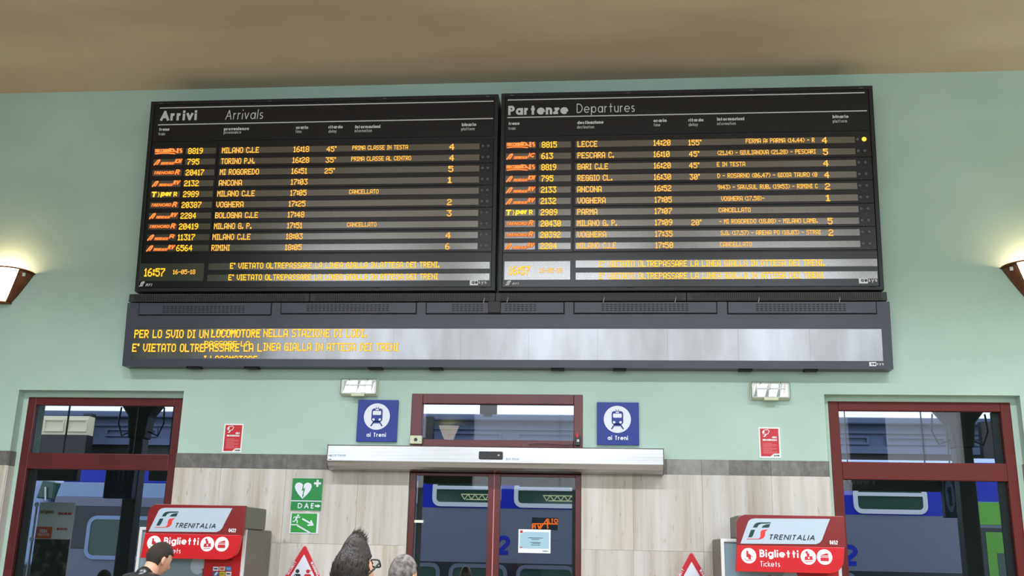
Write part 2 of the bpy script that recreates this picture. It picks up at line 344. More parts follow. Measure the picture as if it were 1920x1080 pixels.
# ------------------------------------------------------------------ LED dot matrix lettering
F5 = {k: [int(a, 16) for a in v.split()] for k, v in {
 '0': '3E 51 49 45 3E', '1': '42 7F 40', '2': '62 51 49 49 46', '3': '21 41 45 4B 31', '4': '18 14 12 7F 10', '5': '27 45 45 45 39', '6': '3C 4A 49 49 30',
 '7': '01 71 09 05 03', '8': '36 49 49 49 36', '9': '06 49 49 29 1E', 'A': '7E 11 11 11 7E', 'B': '7F 49 49 49 36', 'C': '3E 41 41 41 22', 'D': '7F 41 41 22 1C',
 'E': '7F 49 49 49 41', 'F': '7F 09 09 09 01', 'G': '3E 41 49 49 7A', 'H': '7F 08 08 08 7F', 'I': '41 7F 41', 'J': '20 40 41 3F 01', 'K': '7F 08 14 22 41',
 'L': '7F 40 40 40 40', 'M': '7F 02 0C 02 7F', 'N': '7F 04 08 10 7F', 'O': '3E 41 41 41 3E', 'P': '7F 09 09 09 06', 'R': '7F 09 19 29 46', 'S': '46 49 49 49 31',
 'T': '01 01 7F 01 01', 'U': '3F 40 40 40 3F', 'V': '1F 20 40 20 1F', 'Z': '61 51 49 45 43', '.': '60 60', ':': '36 36', '-': '08 08 08 08', '(': '1C 22 41',
 ')': '41 22 1C', "'": '03 03', ' ': '00 00 00'}.items()}
def led(name, s, x0, x1, zc, h, core, rim, parent, y, rows=(0, 7), slant=0, shift=0):  # rim: material of the painted glow around each dot
    cols = []
    for c in s: cols += F5[c]+[0]
    cols = cols[:-1]; n = len(cols); dx = (x1-x0)/n; dz = h/7
    a, b = MB(), MB()
    for i, bits in enumerate(cols):
        for r in range(rows[0], rows[1]):
            if bits >> r & 1:
                x = x0+(i+.5)*dx; z = zc+h/2-(r+.5)*dz+shift*dz; x += slant*(z-zc)
                ex, ez = dx*.70, dz*.70
                b.add([(x-ex, y, z-ez), (x+ex, y, z-ez), (x+ex, y, z+ez), (x-ex, y, z+ez)], [(0, 1, 2, 3)])  # larger cell paints the orange glow around each dot
                ex, ez = dx*.56, dz*.50
                a.add([(x-ex, y-.002, z-ez), (x+ex, y-.002, z-ez), (x+ex, y-.002, z+ez), (x-ex, y-.002, z+ez)], [(0, 1, 2, 3)])
    o = b.build(name, rim, parent)
    # the bright dot centres are the second material of the same mesh
    me = o.data; k = len(b.v); mb = MB(); mb.v = b.v+a.v; mb.f = b.f+[tuple(q+k for q in f) for f in a.f]
    me2 = bpy.data.meshes.new(name); me2.from_pydata(mb.v, [], mb.f); me2.materials.append(rim); me2.materials.append(core)
    for i, p in enumerate(me2.polygons): p.material_index = 1 if i >= len(b.f) else 0
    o.data = me2; bpy.data.meshes.remove(me)
    return o

# ================================================================== room shell
CEIL = CAMZ+5.07; DT = CAMZ+.926; DB = CAMZ+.776; YW = 10.0
XL, XR = -12.0, 9.0
LD = (-6.245, -4.413, CAMZ+1.575); LDF = (-6.190, -4.455, CAMZ+1.515)
RDR = (2.184, 4.051, CAMZ+1.585); RDF = (2.240, 3.995, CAMZ+1.532)
CDR = (-1.956, -.222, CAMZ+1.550)
def wallbox(x0, x1, z0, z1, y0=YW, y1=YW+.45): return (x0, x1, y0, y1, z0, z1)
w = MB()
xs = [XL, LD[0], LD[1], CDR[0], CDR[1], RDR[0], RDR[1], XR]
for i in (0, 2, 4, 6): w.box(xs[i], xs[i+1], YW, YW+.45, 0, CEIL)
for (a, b, t) in (LD, CDR, RDR): w.box(a, b, YW, YW+.45, t, CEIL)
for (a, b, t), (c, d, u) in ((LD, LDF), (RDR, RDF)):      # plastered inner return round the recessed doors
    w.box(a, c, YW+.11, YW+.45, 0, t); w.box(d, b, YW+.11, YW+.45, 0, t); w.box(c, d, YW+.11, YW+.45, u, t)
wall = w.build('wall_back', M['mint'], kind='structure')
MB().box(XL-.3, XL, YB-.3, YW+.45, 0, CEIL).build('wall_left', M['wallplain'], kind='structure')
MB().box(XR, XR+.3, YB-.3, YW+.45, 0, CEIL).build('wall_right', M['wallplain'], kind='structure')
w = MB(); xb = [XL]+[v for q in WINS for v in q[:2]]+[XR]
for i in range(0, 10, 2): w.box(xb[i], xb[i+1], YB-.3, YB, 0, CEIL)
for q in WINS: w.box(q[0], q[1], YB-.3, YB, 0, q[2]); w.box(q[0], q[1], YB-.3, YB, q[3], CEIL)
w.build('wall_front', M['wallplain'], kind='structure')
MB().box(XL-.3, XR+.3, YB-.3, YW+.45, -.2, 0).build('floor', M['floor'], kind='structure')
MB().box(XL-.3, XR+.3, YB-.3, YW+.45, CEIL, CEIL+.25).build('ceiling', M['ceiling'], kind='structure')
for k, q in enumerate(WINS):  # the last frame sits in the added opening
    e = empty(f'window_{k+1}', ((q[0]+q[1])/2, YB, q[2])); e['kind'] = 'structure'
    hw = (q[1]-q[0])/2; h = q[3]-q[2]; f = MB()
    f.box(-hw, -hw+.07, -.2, -.1, 0, h).box(hw-.07, hw, -.2, -.1, 0, h).box(-hw, hw, -.2, -.1, 0, .07).box(-hw, hw, -.2, -.1, h-.07, h)
    f.box(-.03, .03, -.2, -.1, 0, h).box(-hw, hw, -.2, -.1, h*.6, h*.6+.05)
    f.build('window_frame', M['white'], e)
# stone facing pieces: children of the wall they clad
def slabs(x0, x1, joints, z0, z1, mt, name, light=()):
    xs = [x0]+[j for j in joints if x0 < j < x1]+[x1]
    for a, b in zip(xs, xs[1:]):
        o = MB().box(.0008, b-.0008-a, 0, .02, .0008, z1-z0-.0008).build(name, M['granitel'] if any(abs(a-q) < .02 for q in light) else mt, wall, (a, YW-.012, z0), bevel=.001)
JL = [-3.92, -3.233, -2.48]; JR = [.285, .959, 1.63]; JLL = [-11.4, -10.7, -10, -9.3, -8.6, -7.9, -7.2, -6.5]; JRR = [4.7, 5.4, 6.1, 6.8, 7.5, 8.2]
for (a, b, J) in ((LD[1], CDR[0], JL), (CDR[1], RDR[0], JR), (XL, LD[0], JLL), (RDR[1], XR, JRR)):
    jj = J if J is not JR else [.285, .62, .959, 1.229, 1.63]
    slabs(a, b, jj, DB, DT, M['granite'], 'granite_slab', light=(.959, .62) if J is JR else ())
    z = DB
    for zz in (CAMZ+.043, .82, 0.12):
        slabs(a, b, J, max(zz, 0), z, M['trav'], 'travertine_slab'); z = zz
    slabs(a, b, J, 0, z, M['granite'], 'granite_slab')
# returns of the dado inside the two recesses
for xx, sgn, nm in ((LD[0], 1, 'l'), (LD[1], -1, 'r'), (RDR[0], 1, 'l'), (RDR[1], -1, 'r')):
    a, b = sorted((xx, xx+sgn*.008))
    MB().box(a, b, YW, YW+.11, DB, DT).build('granite_slab', M['granite'], wall)
    MB().box(a, b, YW, YW+.11, 0, DB-.003).build('travertine_slab', M['trav'], wall)

# ================================================================== doors
def door(n, fr, zt, glassx, tr, low, yf, mt, split=None):
    e = empty(f'door_{n}', ((fr[0]+fr[1])/2, yf, 0)); e['kind'] = 'structure'; ox = e.location.x
    x0, x1 = fr[0]-ox, fr[1]-ox; g0, g1 = glassx[0]-ox, glassx[1]-ox
    B = lambda a, b, c, d, nm='frame_bar', y0=0, y1=.07, bv=.006: MB().box(a, b, y0, y1, c, d).build(nm, mt, e, bevel=bv)
    B(x0, g0, 0, zt, 'jamb'); B(g1, x1, 0, zt, 'jamb')
    B(g0, g1, tr[1], zt, 'head_rail'); B(g0, g1, low, tr[0], 'transom_rail')
    MB().box(g0, g1, .035, .041, tr[0], tr[1]).build('transom_pane', M['glass'], e)
    return e, ox, g0, g1
# left
z = lambda px, py, Y=10: Z(px, py, Y)
d1, ox, g0, g1 = door(1, LDF[:2], LDF[2], (-6.10, -4.548), (CAMZ+.920, CAMZ+1.430), CAMZ+.752, YW+.11, M['maroon'])
MB().box(g0, g1, .04, .046, .1, CAMZ+.752).build('glass_pane', M['glass'], d1)
for a, b in ((g0, g0+.07), (g1-.03, g1)): MB().box(a, b, .06, .10, 0, CAMZ+.752).build('inner_stile', M['dk'], d1)
MB().box(g0, g1, .0, .07, 0, .1).build('bottom_rail', M['maroon'], d1)
d3, ox, g0, g1 = door(3, RDF[:2], RDF[2], (2.342, 3.900), (CAMZ+.934, CAMZ+1.440), CAMZ+.763, YW+.11, M['red_wood'])
MB().box(g0, g1, .04, .046, .1, CAMZ+.763).build('glass_pane', M['glass'], d3)
MB().box(g1-.07, g1, .06, .10, 0, CAMZ+1.44).build('inner_stile', M['dk'], d3)
MB().box(g0, g1, .0, .07, 0, .1).build('bottom_rail', M['red_wood'], d3)
# centre automatic door
yf = YW-.01
d2 = empty('door_2', (-1.089, yf, 0)); d2['kind'] = 'structure'; ox = -1.089
def L2(px, py): p = at(px, py, yf); return p.x-ox, p.z
x0, x1 = CDR[0]-ox-.012, CDR[1]-ox+.012; zt = CDR[2]+.012
tx0, tx1 = L2(791, 790)[0], L2(1075.5, 790)[0]; tz0, tz1 = L2(930, 825)[1], L2(930, 757.5)[1]
MB().box(x0, tx0, 0, .09, 2.58, zt).build('jamb', M['maroon'], d2, bevel=.006); MB().box(tx1, x1, 0, .09, 2.58, zt).build('jamb', M['maroon'], d2, bevel=.006)
MB().box(tx0, tx1, 0, .09, tz1, zt).build('head_rail', M['maroon'], d2, bevel=.006); MB().box(tx0, tx1, 0, .09, 2.58, tz0).build('sill_rail', M['maroon'], d2, bevel=.006)
MB().box(tx0, tx1, .045, .05, tz0, tz1).build('transom_pane', M['glass'], d2)
MB().box(x0, x1, .02, .4, 2.36, 2.58).build('lintel', M['maroon'], d2)
zh = L2(930, 893)[1]
def leaf(pxa, pxb, pxc, pxd, nm):
    a, b, c, d = [L2(p, 960)[0] for p in (pxa, pxb, pxc, pxd)]
    MB().box(a, b, .02, .06, 0, 2.40).build('door_stile', M['maroon'], d2, bevel=.003)
    MB().box(c, d, .02, .06, 0, 2.40).build('door_stile', M['maroon'], d2, bevel=.003)
    MB().box(b, c, .02, .06, zh, 2.40).build('door_rail', M['maroon'], d2, bevel=.003)
    MB().box(b, c, .02, .06, 0, .15).build('door_rail', M['maroon'], d2, bevel=.003)
    MB().box(b, c, .038, .044, .15, zh).build('glass_pane', M['glass'], d2)
leaf(765, 776.5, 913.5, 924, 'l'); leaf(926, 937, 1078.5, 1090, 'r')
a = L2(924, 960)[0]; MB().box(a, a+.012, .025, .05, 0, 2.39).build('brush_seal', M['pinkp'], d2)
for pa, pb in ((778, 787), (1072, 1078)):
    a, b = L2(pa, 960)[0], L2(pb, 960)[0]; MB().box(a, b, .10, .14, 0, 2.40).build('fixed_stile', M['dk'], d2)
MB().box(L2(776, 890)[0], L2(1079, 890)[0], .55, .75, Z(930, 907.5, yf+.55), 2.50).build('outer_header', M['dk'], d2)
for px in (801, 972, 905, 1062):
    MB().disc(X(px, 893, yf+.5)-ox, Z(px, 893, yf+.5), .035, .53, .56).build('header_spotlight', M['darkh'], d2)
a = L2(773, 977)[0]; MB().box(a, a+.105, .03, .10, Z(785, 980), Z(785, 975)).build('door_latch', M['plastic'], d2)

# operator cover over the centre door
hx0, hx1 = X(613.5, 858, 9.78), X(1244, 862, 9.78); hz0, hz1 = Z(930, 884, 9.8), Z(930, 837, 9.78)
hd = empty('automatic_door_operator', ((hx0+hx1)/2, 9.98, hz0)); tag(hd, 'long brushed steel automatic door operator cover above the centre glass door', 'door operator')
hw = (hx1-hx0)/2; hh = hz1-hz0
prof = [(0, 0), (-.10, 0), (-.145, .012), (-.175, .035), (-.195, .065), (-.20, .085), (-.20, hh-.01), (-.19, hh), (0, hh)]
MB().xprism(prof, -hw, hw).build('steel_cover', M['steel'], hd, bevel=.003)
pr = [(0, -.002), (-.103, -.002), (-.149, .011), (-.18, .034), (-.2, .065), (-.204, .085), (-.204, hh-.008), (-.193, hh+.003), (0, hh+.003)]
for sx in (-hw-.006, hw): MB().xprism(pr, sx, sx+.006).build('end_cap', M['mgrey'], hd)
def HL(px, py): p = at(px, py, 9.78); return p.x-hd.location.x, p.z-hz0
a, c = HL(898, 861), HL(943, 847)
s_ = MB().prism(rrect(a[0], c[0], a[1], c[1], .012), -.225, -.2).build('motion_sensor', M['black'], hd, bevel=.003)
q = HL(936, 854); MB().box(q[0]-.012, q[0]+.006, -.227, -.225, q[1]-.006, q[1]+.006).build('sensor_lens', M['print'], s_)
for pa, pb, pz in ((620, 648, 858), (949, 973, 865)):
    a, b = HL(pa, pz), HL(pb, pz); t = MB(); text(t, 'portese', a[0], b[0], a[1]+.012, .03, .14, -.2025)
    t.build('maker_lettering', mat('faded_blue_print', srgb(150, 178, 200), .5), hd)
for pz in (854, 861):
    a = HL(616, pz); MB().box(a[0], a[0]+.03, -.203, -.2, a[1]-.003, a[1]+.003).build('fixing_screw', M['ink'], hd)

# small grey control box and the sensor at the right end of the transom
a, c = at(768.5, 832, 9.95), at(791.5, 817, 9.95)
cb = empty('control_box', ((a.x+c.x)/2, 9.985, a.z)); tag(cb, 'small off-white control box with black button left of the centre transom window', 'control box')
w_ = (c.x-a.x)/2; h_ = c.z-a.z
MB().box(-w_, w_, -.05, 0, 0, h_).build('casing', M['plastic2'], cb, bevel=.005); MB().disc(0, h_*.5, .017, -.056, -.05).build('button', M['ink'], cb)
MB().disc(w_*.75, h_*.25, .004, -.052, -.05).build('screw', M['ink'], cb)
a, c = at(1078.5, 835, 9.95), at(1088, 817, 9.95)
cb = empty('transom_switch', ((a.x+c.x)/2, 9.985, a.z)); tag(cb, 'black switch with red clip and cable at right end of centre transom', 'switch')
w_ = (c.x-a.x)/2; h_ = c.z-a.z
MB().box(-w_, w_, -.05, 0, 0, h_).build('casing', M['black'], cb, bevel=.004); MB().box(-w_*.6, w_*.2, -.055, -.01, h_*.8, h_*1.25).build('red_clip', M['redp'], cb)
MB().box(-w_*.3, w_*.6, -.054, -.05, h_*.35, h_*.6).build('indicator', M['print'], cb)
cp = [at(1086, 833, 9.94), at(1060, 835, 9.94), at(1040, 833.5, 9.94), at(1020, 832, 9.94), at(1000, 832.5, 9.94), at(990, 834, 9.94)]
MB().tube([p-cb.location for p in cp], .0035, 6).build('cable', M['ink'], cb)

# ================================================================== information boards
TILT = RD(4.2)
def frame_at(ox, oy, oz, th):
    e = empty('x', (ox, oy, oz), (th, 0, 0)); R = Matrix.Rotation(th, 3, 'X'); n = R @ V((0, 1, 0)); O3 = V((ox, oy, oz)); Ri = R.transposed(); c0 = V((0, 0, CAMZ))
    def L(px, py):
        d = (px-960)/FOC*_rr - (py-540)/FOC*_uu + _fw
        t = (O3-c0).dot(n)/d.dot(n); q = Ri @ (c0+d*t-O3); return q.x, q.z
    def back(x, z, Y):   # local coords of the point on world plane Y straight behind local (x,z)
        wy = oy - z*sin(th); wz = oz+z*cos(th)
        q = Ri @ (V((ox+x, Y, wz))-O3); return q
    return e, L, back
def housing(e, x0, x1, z0, z1, back, mt, name='housing', yf=.012):
    vs = [(x0, yf, z0), (x1, yf, z0), (x1, yf, z1), (x0, yf, z1)]
    bk = [back(x0, z0, 9.995), back(x1, z0, 9.995), back(x1, z1, 9.995), back(x0, z1, 9.995)]
    return MB().add(vs+bk, [(0, 1, 2, 3), (7, 6, 5, 4), (0, 4, 5, 1), (1, 5, 6, 2), (2, 6, 7, 3), (3, 7, 4, 0)]).build(name, mt, e)

def LINEX(f, xs): return [f(x) for x in xs]
def board(side):
    if side == 'L':
        e, L, back = frame_at(-3.08, 9.80, CAMZ+2.60, TILT); e.name = 'arrivals_board'
        tag(e, 'black arrivals board headed Arrivi, left of the two upper boards', 'information board', 'train information boards')
        xr = 560
        xl = (L(291, 190)[0]+L(246, 548)[0])/2; xrr = (L(937.5, 178)[0]+L(925.5, 543)[0])/2
        zt = (L(291, 190)[1]+L(936, 178)[1])/2; zb = (L(246, 549)[1]+L(925, 543)[1])/2
        rowpx, row0, pitch = 565, 280.0, 20.42
        logo = (291, 343); num = (350, 405); win = (415, 899.5); ind = (905.5, 915.5); ry = 282
        ndx = dict(num=354)
    else:
        e, L, back = frame_at(.86, 9.80, CAMZ+2.60, TILT); e.name = 'departures_board'
        tag(e, 'black departures board headed Partenze, right of the two upper boards', 'information board', 'train information boards')
        xl = (L(943, 178)[0]+L(931, 545)[0])/2; xrr = (L(1632.5, 159)[0]+L(1660.5, 545)[0])/2
        zt = (L(943, 178)[1]+L(1632, 159)[1])/2; zb = (L(931, 545)[1]+L(1660, 545)[1])/2
        rowpx, row0, pitch = 1243, 268.0, 21.33
        logo = (950, 1004); num = (1012, 1070.5); win = (1080.5, 1602.5); ind = (1607.5, 1620); ry = 270
    z_row = [L(rowpx, row0+pitch*k)[1] for k in range(10)]
    refx = lambda px, row=0: L(px, {'L': 281-(px-420)*.0118, 'R': 271-(px-1090)*.0215}[side]+0)[0]
    housing(e, xl, xrr, zb, zt, back, M['board'])
    fw = .042
    o_, i_ = [(xl, zb), (xrr, zb), (xrr, zt), (xl, zt)], [(xl+fw, zb+fw*.9), (xrr-fw, zb+fw*.9), (xrr-fw, zt-fw*.9), (xl+fw, zt-fw*.9)]
    MB().ring(o_, i_, -.012, .014).build('frame', M['board'], e, bevel=.004)
    X0, X1 = xl+fw+.004, xrr-fw-.004
    if side == 'L': hz = (L(500, 262)[1], L(500, 188.5)[1], L(500, 266)[1], L(500, 474.5)[1], L(500, 477)[1])
    else: hz = (L(1243, 251)[1], L(1243, 174)[1], L(1243, 255)[1], L(1243, 471)[1], L(1243, 473.5)[1])
    hp = MB().box(X0, X1, 0, .012, hz[0], hz[1]).build('header_panel', M['boardin'], e)
    fp = MB().box(X0, X1, 0, .012, zb+fw*.9+.006, hz[4]).build('footer_panel', M['boardin'], e)
    sp_x = refx((num[1]+win[0])/2-1)
    MB().box(X0, sp_x-.004, 0, .012, hz[3], hz[2]).build('side_panel', M['boardin'], e)
    for k in range(5):
        zc0 = (z_row[2*k]+z_row[2*k-1])/2 if k else hz[2]; zc1 = (z_row[2*k+1]+z_row[2*k+2])/2 if k < 4 else hz[3]
        MB().box(sp_x+.004, X1, 0, .012, zc1+.004, zc0-.002).build('module_panel', M['boardin'], e, bevel=.002)
    wh = .033
    rows = ROWS[side]
    for k, (cat, no, dest, tm, dl, info, plat) in enumerate(rows):
        z = z_row[k]; yy = -.003
        lw = MB().box(refx(logo[0]-1), refx(logo[1]+1), yy, 0, z-wh*1.05, z+wh*1.05).build('logo_window', M['led'], e)
        nw = MB().box(refx(num[0]-1), refx(num[1]), yy, 0, z-wh, z+wh).build('number_window', M['led'], e)
        ww = MB().box(refx(win[0]-1), refx(win[1]), yy, 0, z-wh, z+wh).build('row_window', M['led'], e)
        R0 = row0+pitch*k
        def xk(px, dy=0): return L(px, R0+dy)[0]
        led('number_text', no[0], xk(no[1], 2), xk(no[2], 2), z, .066, M['ledy'], M['ledh'], nw, -.006)
        led('destination_text', dest[0], xk(dest[1], 1), xk(dest[2], 1), z, .064, M['leda'], M['ledh'], ww, -.006)
        led('time_text', tm[0], xk(tm[1]), xk(tm[2]), z, .064, M['leda'], M['ledh'], ww, -.006)
        if dl: led('delay_text', dl[0], xk(dl[1]), xk(dl[2]), z-.004, .060, M['leda'], M['ledh'], ww, -.006)
        if info: led('information_text', info[0], xk(info[1], -3), xk(info[2], -3), z+.004, .048, M['leda'], M['ledh'], ww, -.006)
        if plat: led('platform_text', plat[0], xk(plat[1], -4), xk(plat[2], -4), z-.002, .066, M['leda'], M['ledh'], ww, -.006)
        # category marks in the small left window
        lx0, lx1 = refx(logo[0]), refx(logo[1]); W_ = lx1-lx0; y2 = -.006
        t = MB(); t2 = MB()
        def sw(pts, w): 
            P = [(lx0+a*W_, z+b*.066) for a, b in pts]; ribbon(t2, P, w+.008, y2); ribbon(t, P, w, y2-.002)
        def tx(s, a, b, zb_, h, sl=.25):
            text(t2, s, lx0+a*W_-.004, lx0+b*W_+.004, z+zb_*.066-.003, h*.066+.006, .36, y2, sl, .12); text(t, s, lx0+a*W_, lx0+b*W_, z+zb_*.066, h*.066, .2, y2-.002, sl, .16)
        if cat.startswith('F'):
            tx('FRECCIABIANCA', .02, .70, -.15, .55, 0)
            sw([(.02, -.42), (.25, -.30), (.5, -.32), (.74, -.45)], .009); sw([(.5, .44), (.64, .40), (.74, -.05), (.82, -.25)], .009); tx(cat[1:], .80, .98, -.32, .8, 0)
            cm, rm = M['ledo'], M['ledr']
        elif cat.startswith('S'):
            sw([(.22, .42), (.14, .30), (.09, 0), (.03, -.40), (.0, -.46)], .013); sw([(.10, -.44), (.16, -.1), (.22, .38)], .012); 
            tx('TRENITALIA', .24, .72, -.42, .42); tx(cat[1:], .75, .96, -.2, .72)
            cm, rm = M['ledo'], M['ledr']
        elif cat.startswith('N'):
            tx('TRENORD', .02, .74, -.22, .5); tx('R', .78, .94, -.3, .85)
            cm, rm = M['ledo'], M['ledr']
        else:
            ribbon(t, [(lx0+.02*W_, z+.024), (lx0+.20*W_, z+.024)], .016, y2-.002); ribbon(t, [(lx0+.12*W_, z+.03), (lx0+.09*W_, z-.028)], .018, y2-.002)
            ribbon(t, [(lx0+.25*W_, z+.03), (lx0+.29*W_, z), (lx0+.25*W_, z-.03)], .008, y2-.002)
            text(t, 'per', lx0+.34*W_, lx0+.74*W_, z-.02, .062, .26, y2-.002, .1, .14); text(t, 'R', lx0+.80*W_, lx0+.94*W_, z-.026, .054, .2, y2-.002)
            cm, rm = M['ledy'], M['ledh']
        if t2.v: t2.build('category_glow', rm, lw)
        t.build('category_mark', cm, lw)
        for q, px in enumerate(ind):
            lit = side == 'R' and k == 0 and q == 1
            o = MB().disc(refx(px), z+.004, .0155 if not lit else .024, -.008, .0, 14).build('indicator_lamp', M['lampon'] if lit else M['lampoff'], e, bevel=.003)
            if lit: o['label'] = 'lit amber lamp'
        for dx, dz in ((.02, -.045), (.05, -.05)):
            if random.random() < .6: MB().disc(refx(ind[0])+dx, z+dz, .005, -.001, None, 8).build('panel_screw', M['lampoff'], e)
    # header print
    y = -.002
    for (a, b) in HLINES[side]:
        p, q = L(*a), L(*b); zz = (p[1]+q[1])/2; MB().box(max(p[0], X0), min(q[0], X1), y, 0, zz-.0055, zz+.0055).build('header_line', M['print'], hp)
    for s, xa, xb, yb, capx, wt, sl in HTEXT[side]:
        p, q = L(xa, yb), L((xa+xb)/2, yb-capx); q2 = L(xb, yb)
        zb_ = L((xa+xb)/2, yb)[1]
        t = text(MB(), s, p[0], q2[0], zb_, q[1]-zb_, wt, y, sl); t.build('header_lettering', M['print'], hp)
    # footer: clock and two message lines
    for kind, (xa, ya, xb, yb) in FOOT[side].items():
        p, q = L(xa, ya), L(xb, yb); c = L((xa+xb)/2, (ya+yb)/2)
        lo, hi = L((xa+xb)/2, yb)[1], L((xa+xb)/2, ya)[1]
        o = MB().box(p[0], q[0], -.003, 0, lo, hi).build('clock_window' if kind == 'clock' else 'message_window', M['led'], fp)
    for s, xa, xb, yc, h, core in FLED[side]:
        a, b = L(xa, yc), L(xb, yc); zc = L((xa+xb)/2, yc)[1]
        led('footer_text', s, a[0], b[0], zc, h, M[core], M['ledh'], fp, -.006)
    # small maker marks
    a, b = [L(*v) for v in MARK[side]['rfi']]
    t = MB(); w_ = b[0]-a[0]; h_ = b[1]-a[1]
    P = lambda u, v: (a[0]+u*w_, a[1]+v*h_)
    ribbon(t, [P(.02, .1), P(.14, .2), P(.20, .8), P(.40, .95)], .012, y); ribbon(t, [P(.18, .1), P(.27, .25), P(.31, .7), P(.42, .85)], .012, y); ribbon(t, [P(.12, .55), P(.36, .6)], .008, y)
    text(t, 'RFI', P(.50, 0)[0], P(.95, 0)[0], a[1]+h_*.1, h_*.5, .2, y, .3, .2); t.build('operator_mark', M['print'], fp)
    a, b = [L(*v) for v in MARK[side]['aesys']]
    w_ = b[0]-a[0]; h_ = b[1]-a[1]
    pl = MB().box(a[0], a[0]+w_*.48, -.003, 0, a[1], b[1]).build('maker_plate', M['white'], fp)
    text(MB(), 'ae', a[0]+w_*.1, a[0]+w_*.46, a[1]+h_*.28, h_*.72, .2, -.0045).build('maker_lettering', M['ink'], pl)
    text(MB(), 'sys', a[0]+w_*.5, a[0]+w_*.98, a[1]+h_*.28, h_*.72, .2, -.0045).build('maker_lettering', M['print'], pl)
    # little clips on the top edge
    for u in (.03, .35, .68, .97):
        MB().box(xl+u*(xrr-xl)-.02, xl+u*(xrr-xl)+.02, -.018, -.01, zt-.03, zt-.02).build('latch', M['lampoff'], e)
        MB().box(xl+u*(xrr-xl)-.03, xl+u*(xrr-xl)+.03, -.018, -.01, zb+.03, zb+.04).build('latch', M['slot'], e)
    return e
ROWS = {'L': [
 ('FES', ('8819', 353.5, 381), ('MILANO C.LE', 417, 486), ('16:18', 551, 580), ("45'", 613, 631), ('PRIMA CLASSE IN TESTA', 661, 765), ('4', 843, 852)),
 ('SICN', ('795', 352, 374), ('TORINO P.N.', 415, 478), ('16:28', 549, 580), ("35'", 611, 630), ('PRIMA CLASSE AL CENTRO', 659, 771), ('4', 843, 851.5)),
 ('N', ('20417', 349, 383), ('MI ROGOREDO', 413, 486), ('16:51', 547, 576), ("25'", 609, 628), None, ('5', 841, 850)),
 ('SRV', ('2132', 346, 373), ('ANCONA', 411, 454), ('17:03', 546, 577), None, None, ('1', 840, 847)),
 ('T', ('2989', 344, 373), ('MILANO C.LE', 408, 478), ('17:05', 545, 575), None, ('CANCELLATO', 655, 710), None),
 ('N', ('20387', 341, 378), ('VOGHERA', 406, 457), ('17:25', 542, 573), None, None, ('2', 838.5, 847)),
 ('SRV', ('2284', 339, 368), ('BOLOGNA C.LE', 404, 484), ('17:48', 540, 571), None, None, ('3', 838, 847)),
 ('N', ('20419', 336, 372), ('MILANO G. P.', 402, 472), ('17:51', 539, 567), None, ('CANCELLATO', 651, 706), None),
 ('SR', ('11317', 334, 366), ('MILANO C.LE', 399, 470), ('18:03', 537, 568), None, None, ('4', 836, 845)),
 ('SRV', ('6564', 331, 361), ('RIMINI', 397, 431), ('18:05', 535, 566), None, None, ('6', 835, 843))],
 'R': [
 ('FES', ('8815', 1016, 1044), ('LECCE', 1083, 1120), ('14:20', 1225.5, 1257), ("155'", 1291, 1315), ('FERMA A: PARMA (14.44) - R', 1398, 1527), ('4', 1541, 1550.5)),
 ('SIC', ('613', 1015, 1037), ('PESCARA C.', 1083, 1151), ('16:10', 1225.5, 1255.5), ("45'", 1292, 1311), ('(21.14) - GIULIANOVA (21.28) - PESCARI', 1345, 1529), ('5', 1543, 1552)),
 ('FES', ('8819', 1015, 1043), ('BARI C.LE', 1083, 1140), ('16:20', 1226, 1257.5), ("45'", 1292, 1311), ('E IN TESTA', 1344, 1397), ('4', 1543.5, 1553)),
 ('SICN', ('795', 1015, 1037.5), ('REGGIO CL.', 1083, 1148), ('16:30', 1226, 1258), ("30'", 1293, 1312), ('D - ROSARNO (06.47) - GIOIA TAURO (0', 1345, 1532), ('4', 1545.5, 1554.5)),
 ('SRV', ('2133', 1014.5, 1043), ('ANCONA', 1082.5, 1128), ('16:52', 1227, 1258.5), None, ('9:43) - SAV.SUL RUB. (19:53) - RIMINI C', 1345.5, 1533), ('2', 1546.5, 1556)),
 ('SRV', ('2132', 1014, 1042.5), ('VOGHERA', 1083, 1135.5), ('17:05', 1227.5, 1259.5), None, ('VOGHERA (17.58)-', 1352, 1433), ('1', 1548.5, 1556)),
 ('T', ('2989', 1014, 1045), ('PARMA', 1082.5, 1120), ('17:07', 1227.5, 1260), None, ('CANCELLATO', 1347.5, 1407), None),
 ('N', ('20430', 1014, 1051.5), ('MILANO G. P.', 1082.5, 1156.5), ('17:09', 1228, 1260.5), ("20'", 1296, 1315), ('- MI ROGOREDO (18.08) - MILANO LAMB.', 1348.5, 1532.5), ('5', 1551.5, 1560.5)),
 ('N', ('20392', 1013.5, 1051), ('VOGHERA', 1083, 1136.5), ('17:35', 1228.5, 1261), None, ('S.G. (17.57) - ARENA PO (18.03) - STRAI', 1351, 1538.5), ('2', 1553, 1562)),
 ('SRV', ('2284', 1013.5, 1044), ('MILANO C.LE', 1082.5, 1155.5), ('17:50', 1229, 1262), None, ('CANCELLATO', 1350, 1409.5), None)]}
HLINES = {'L': [((300, 201.5), (925.5, 191)), ((296.5, 233), (924.5, 223.5))], 'R': [((952, 190), (1621, 171.5)), ((951, 223.3), (1625.5, 205))]}
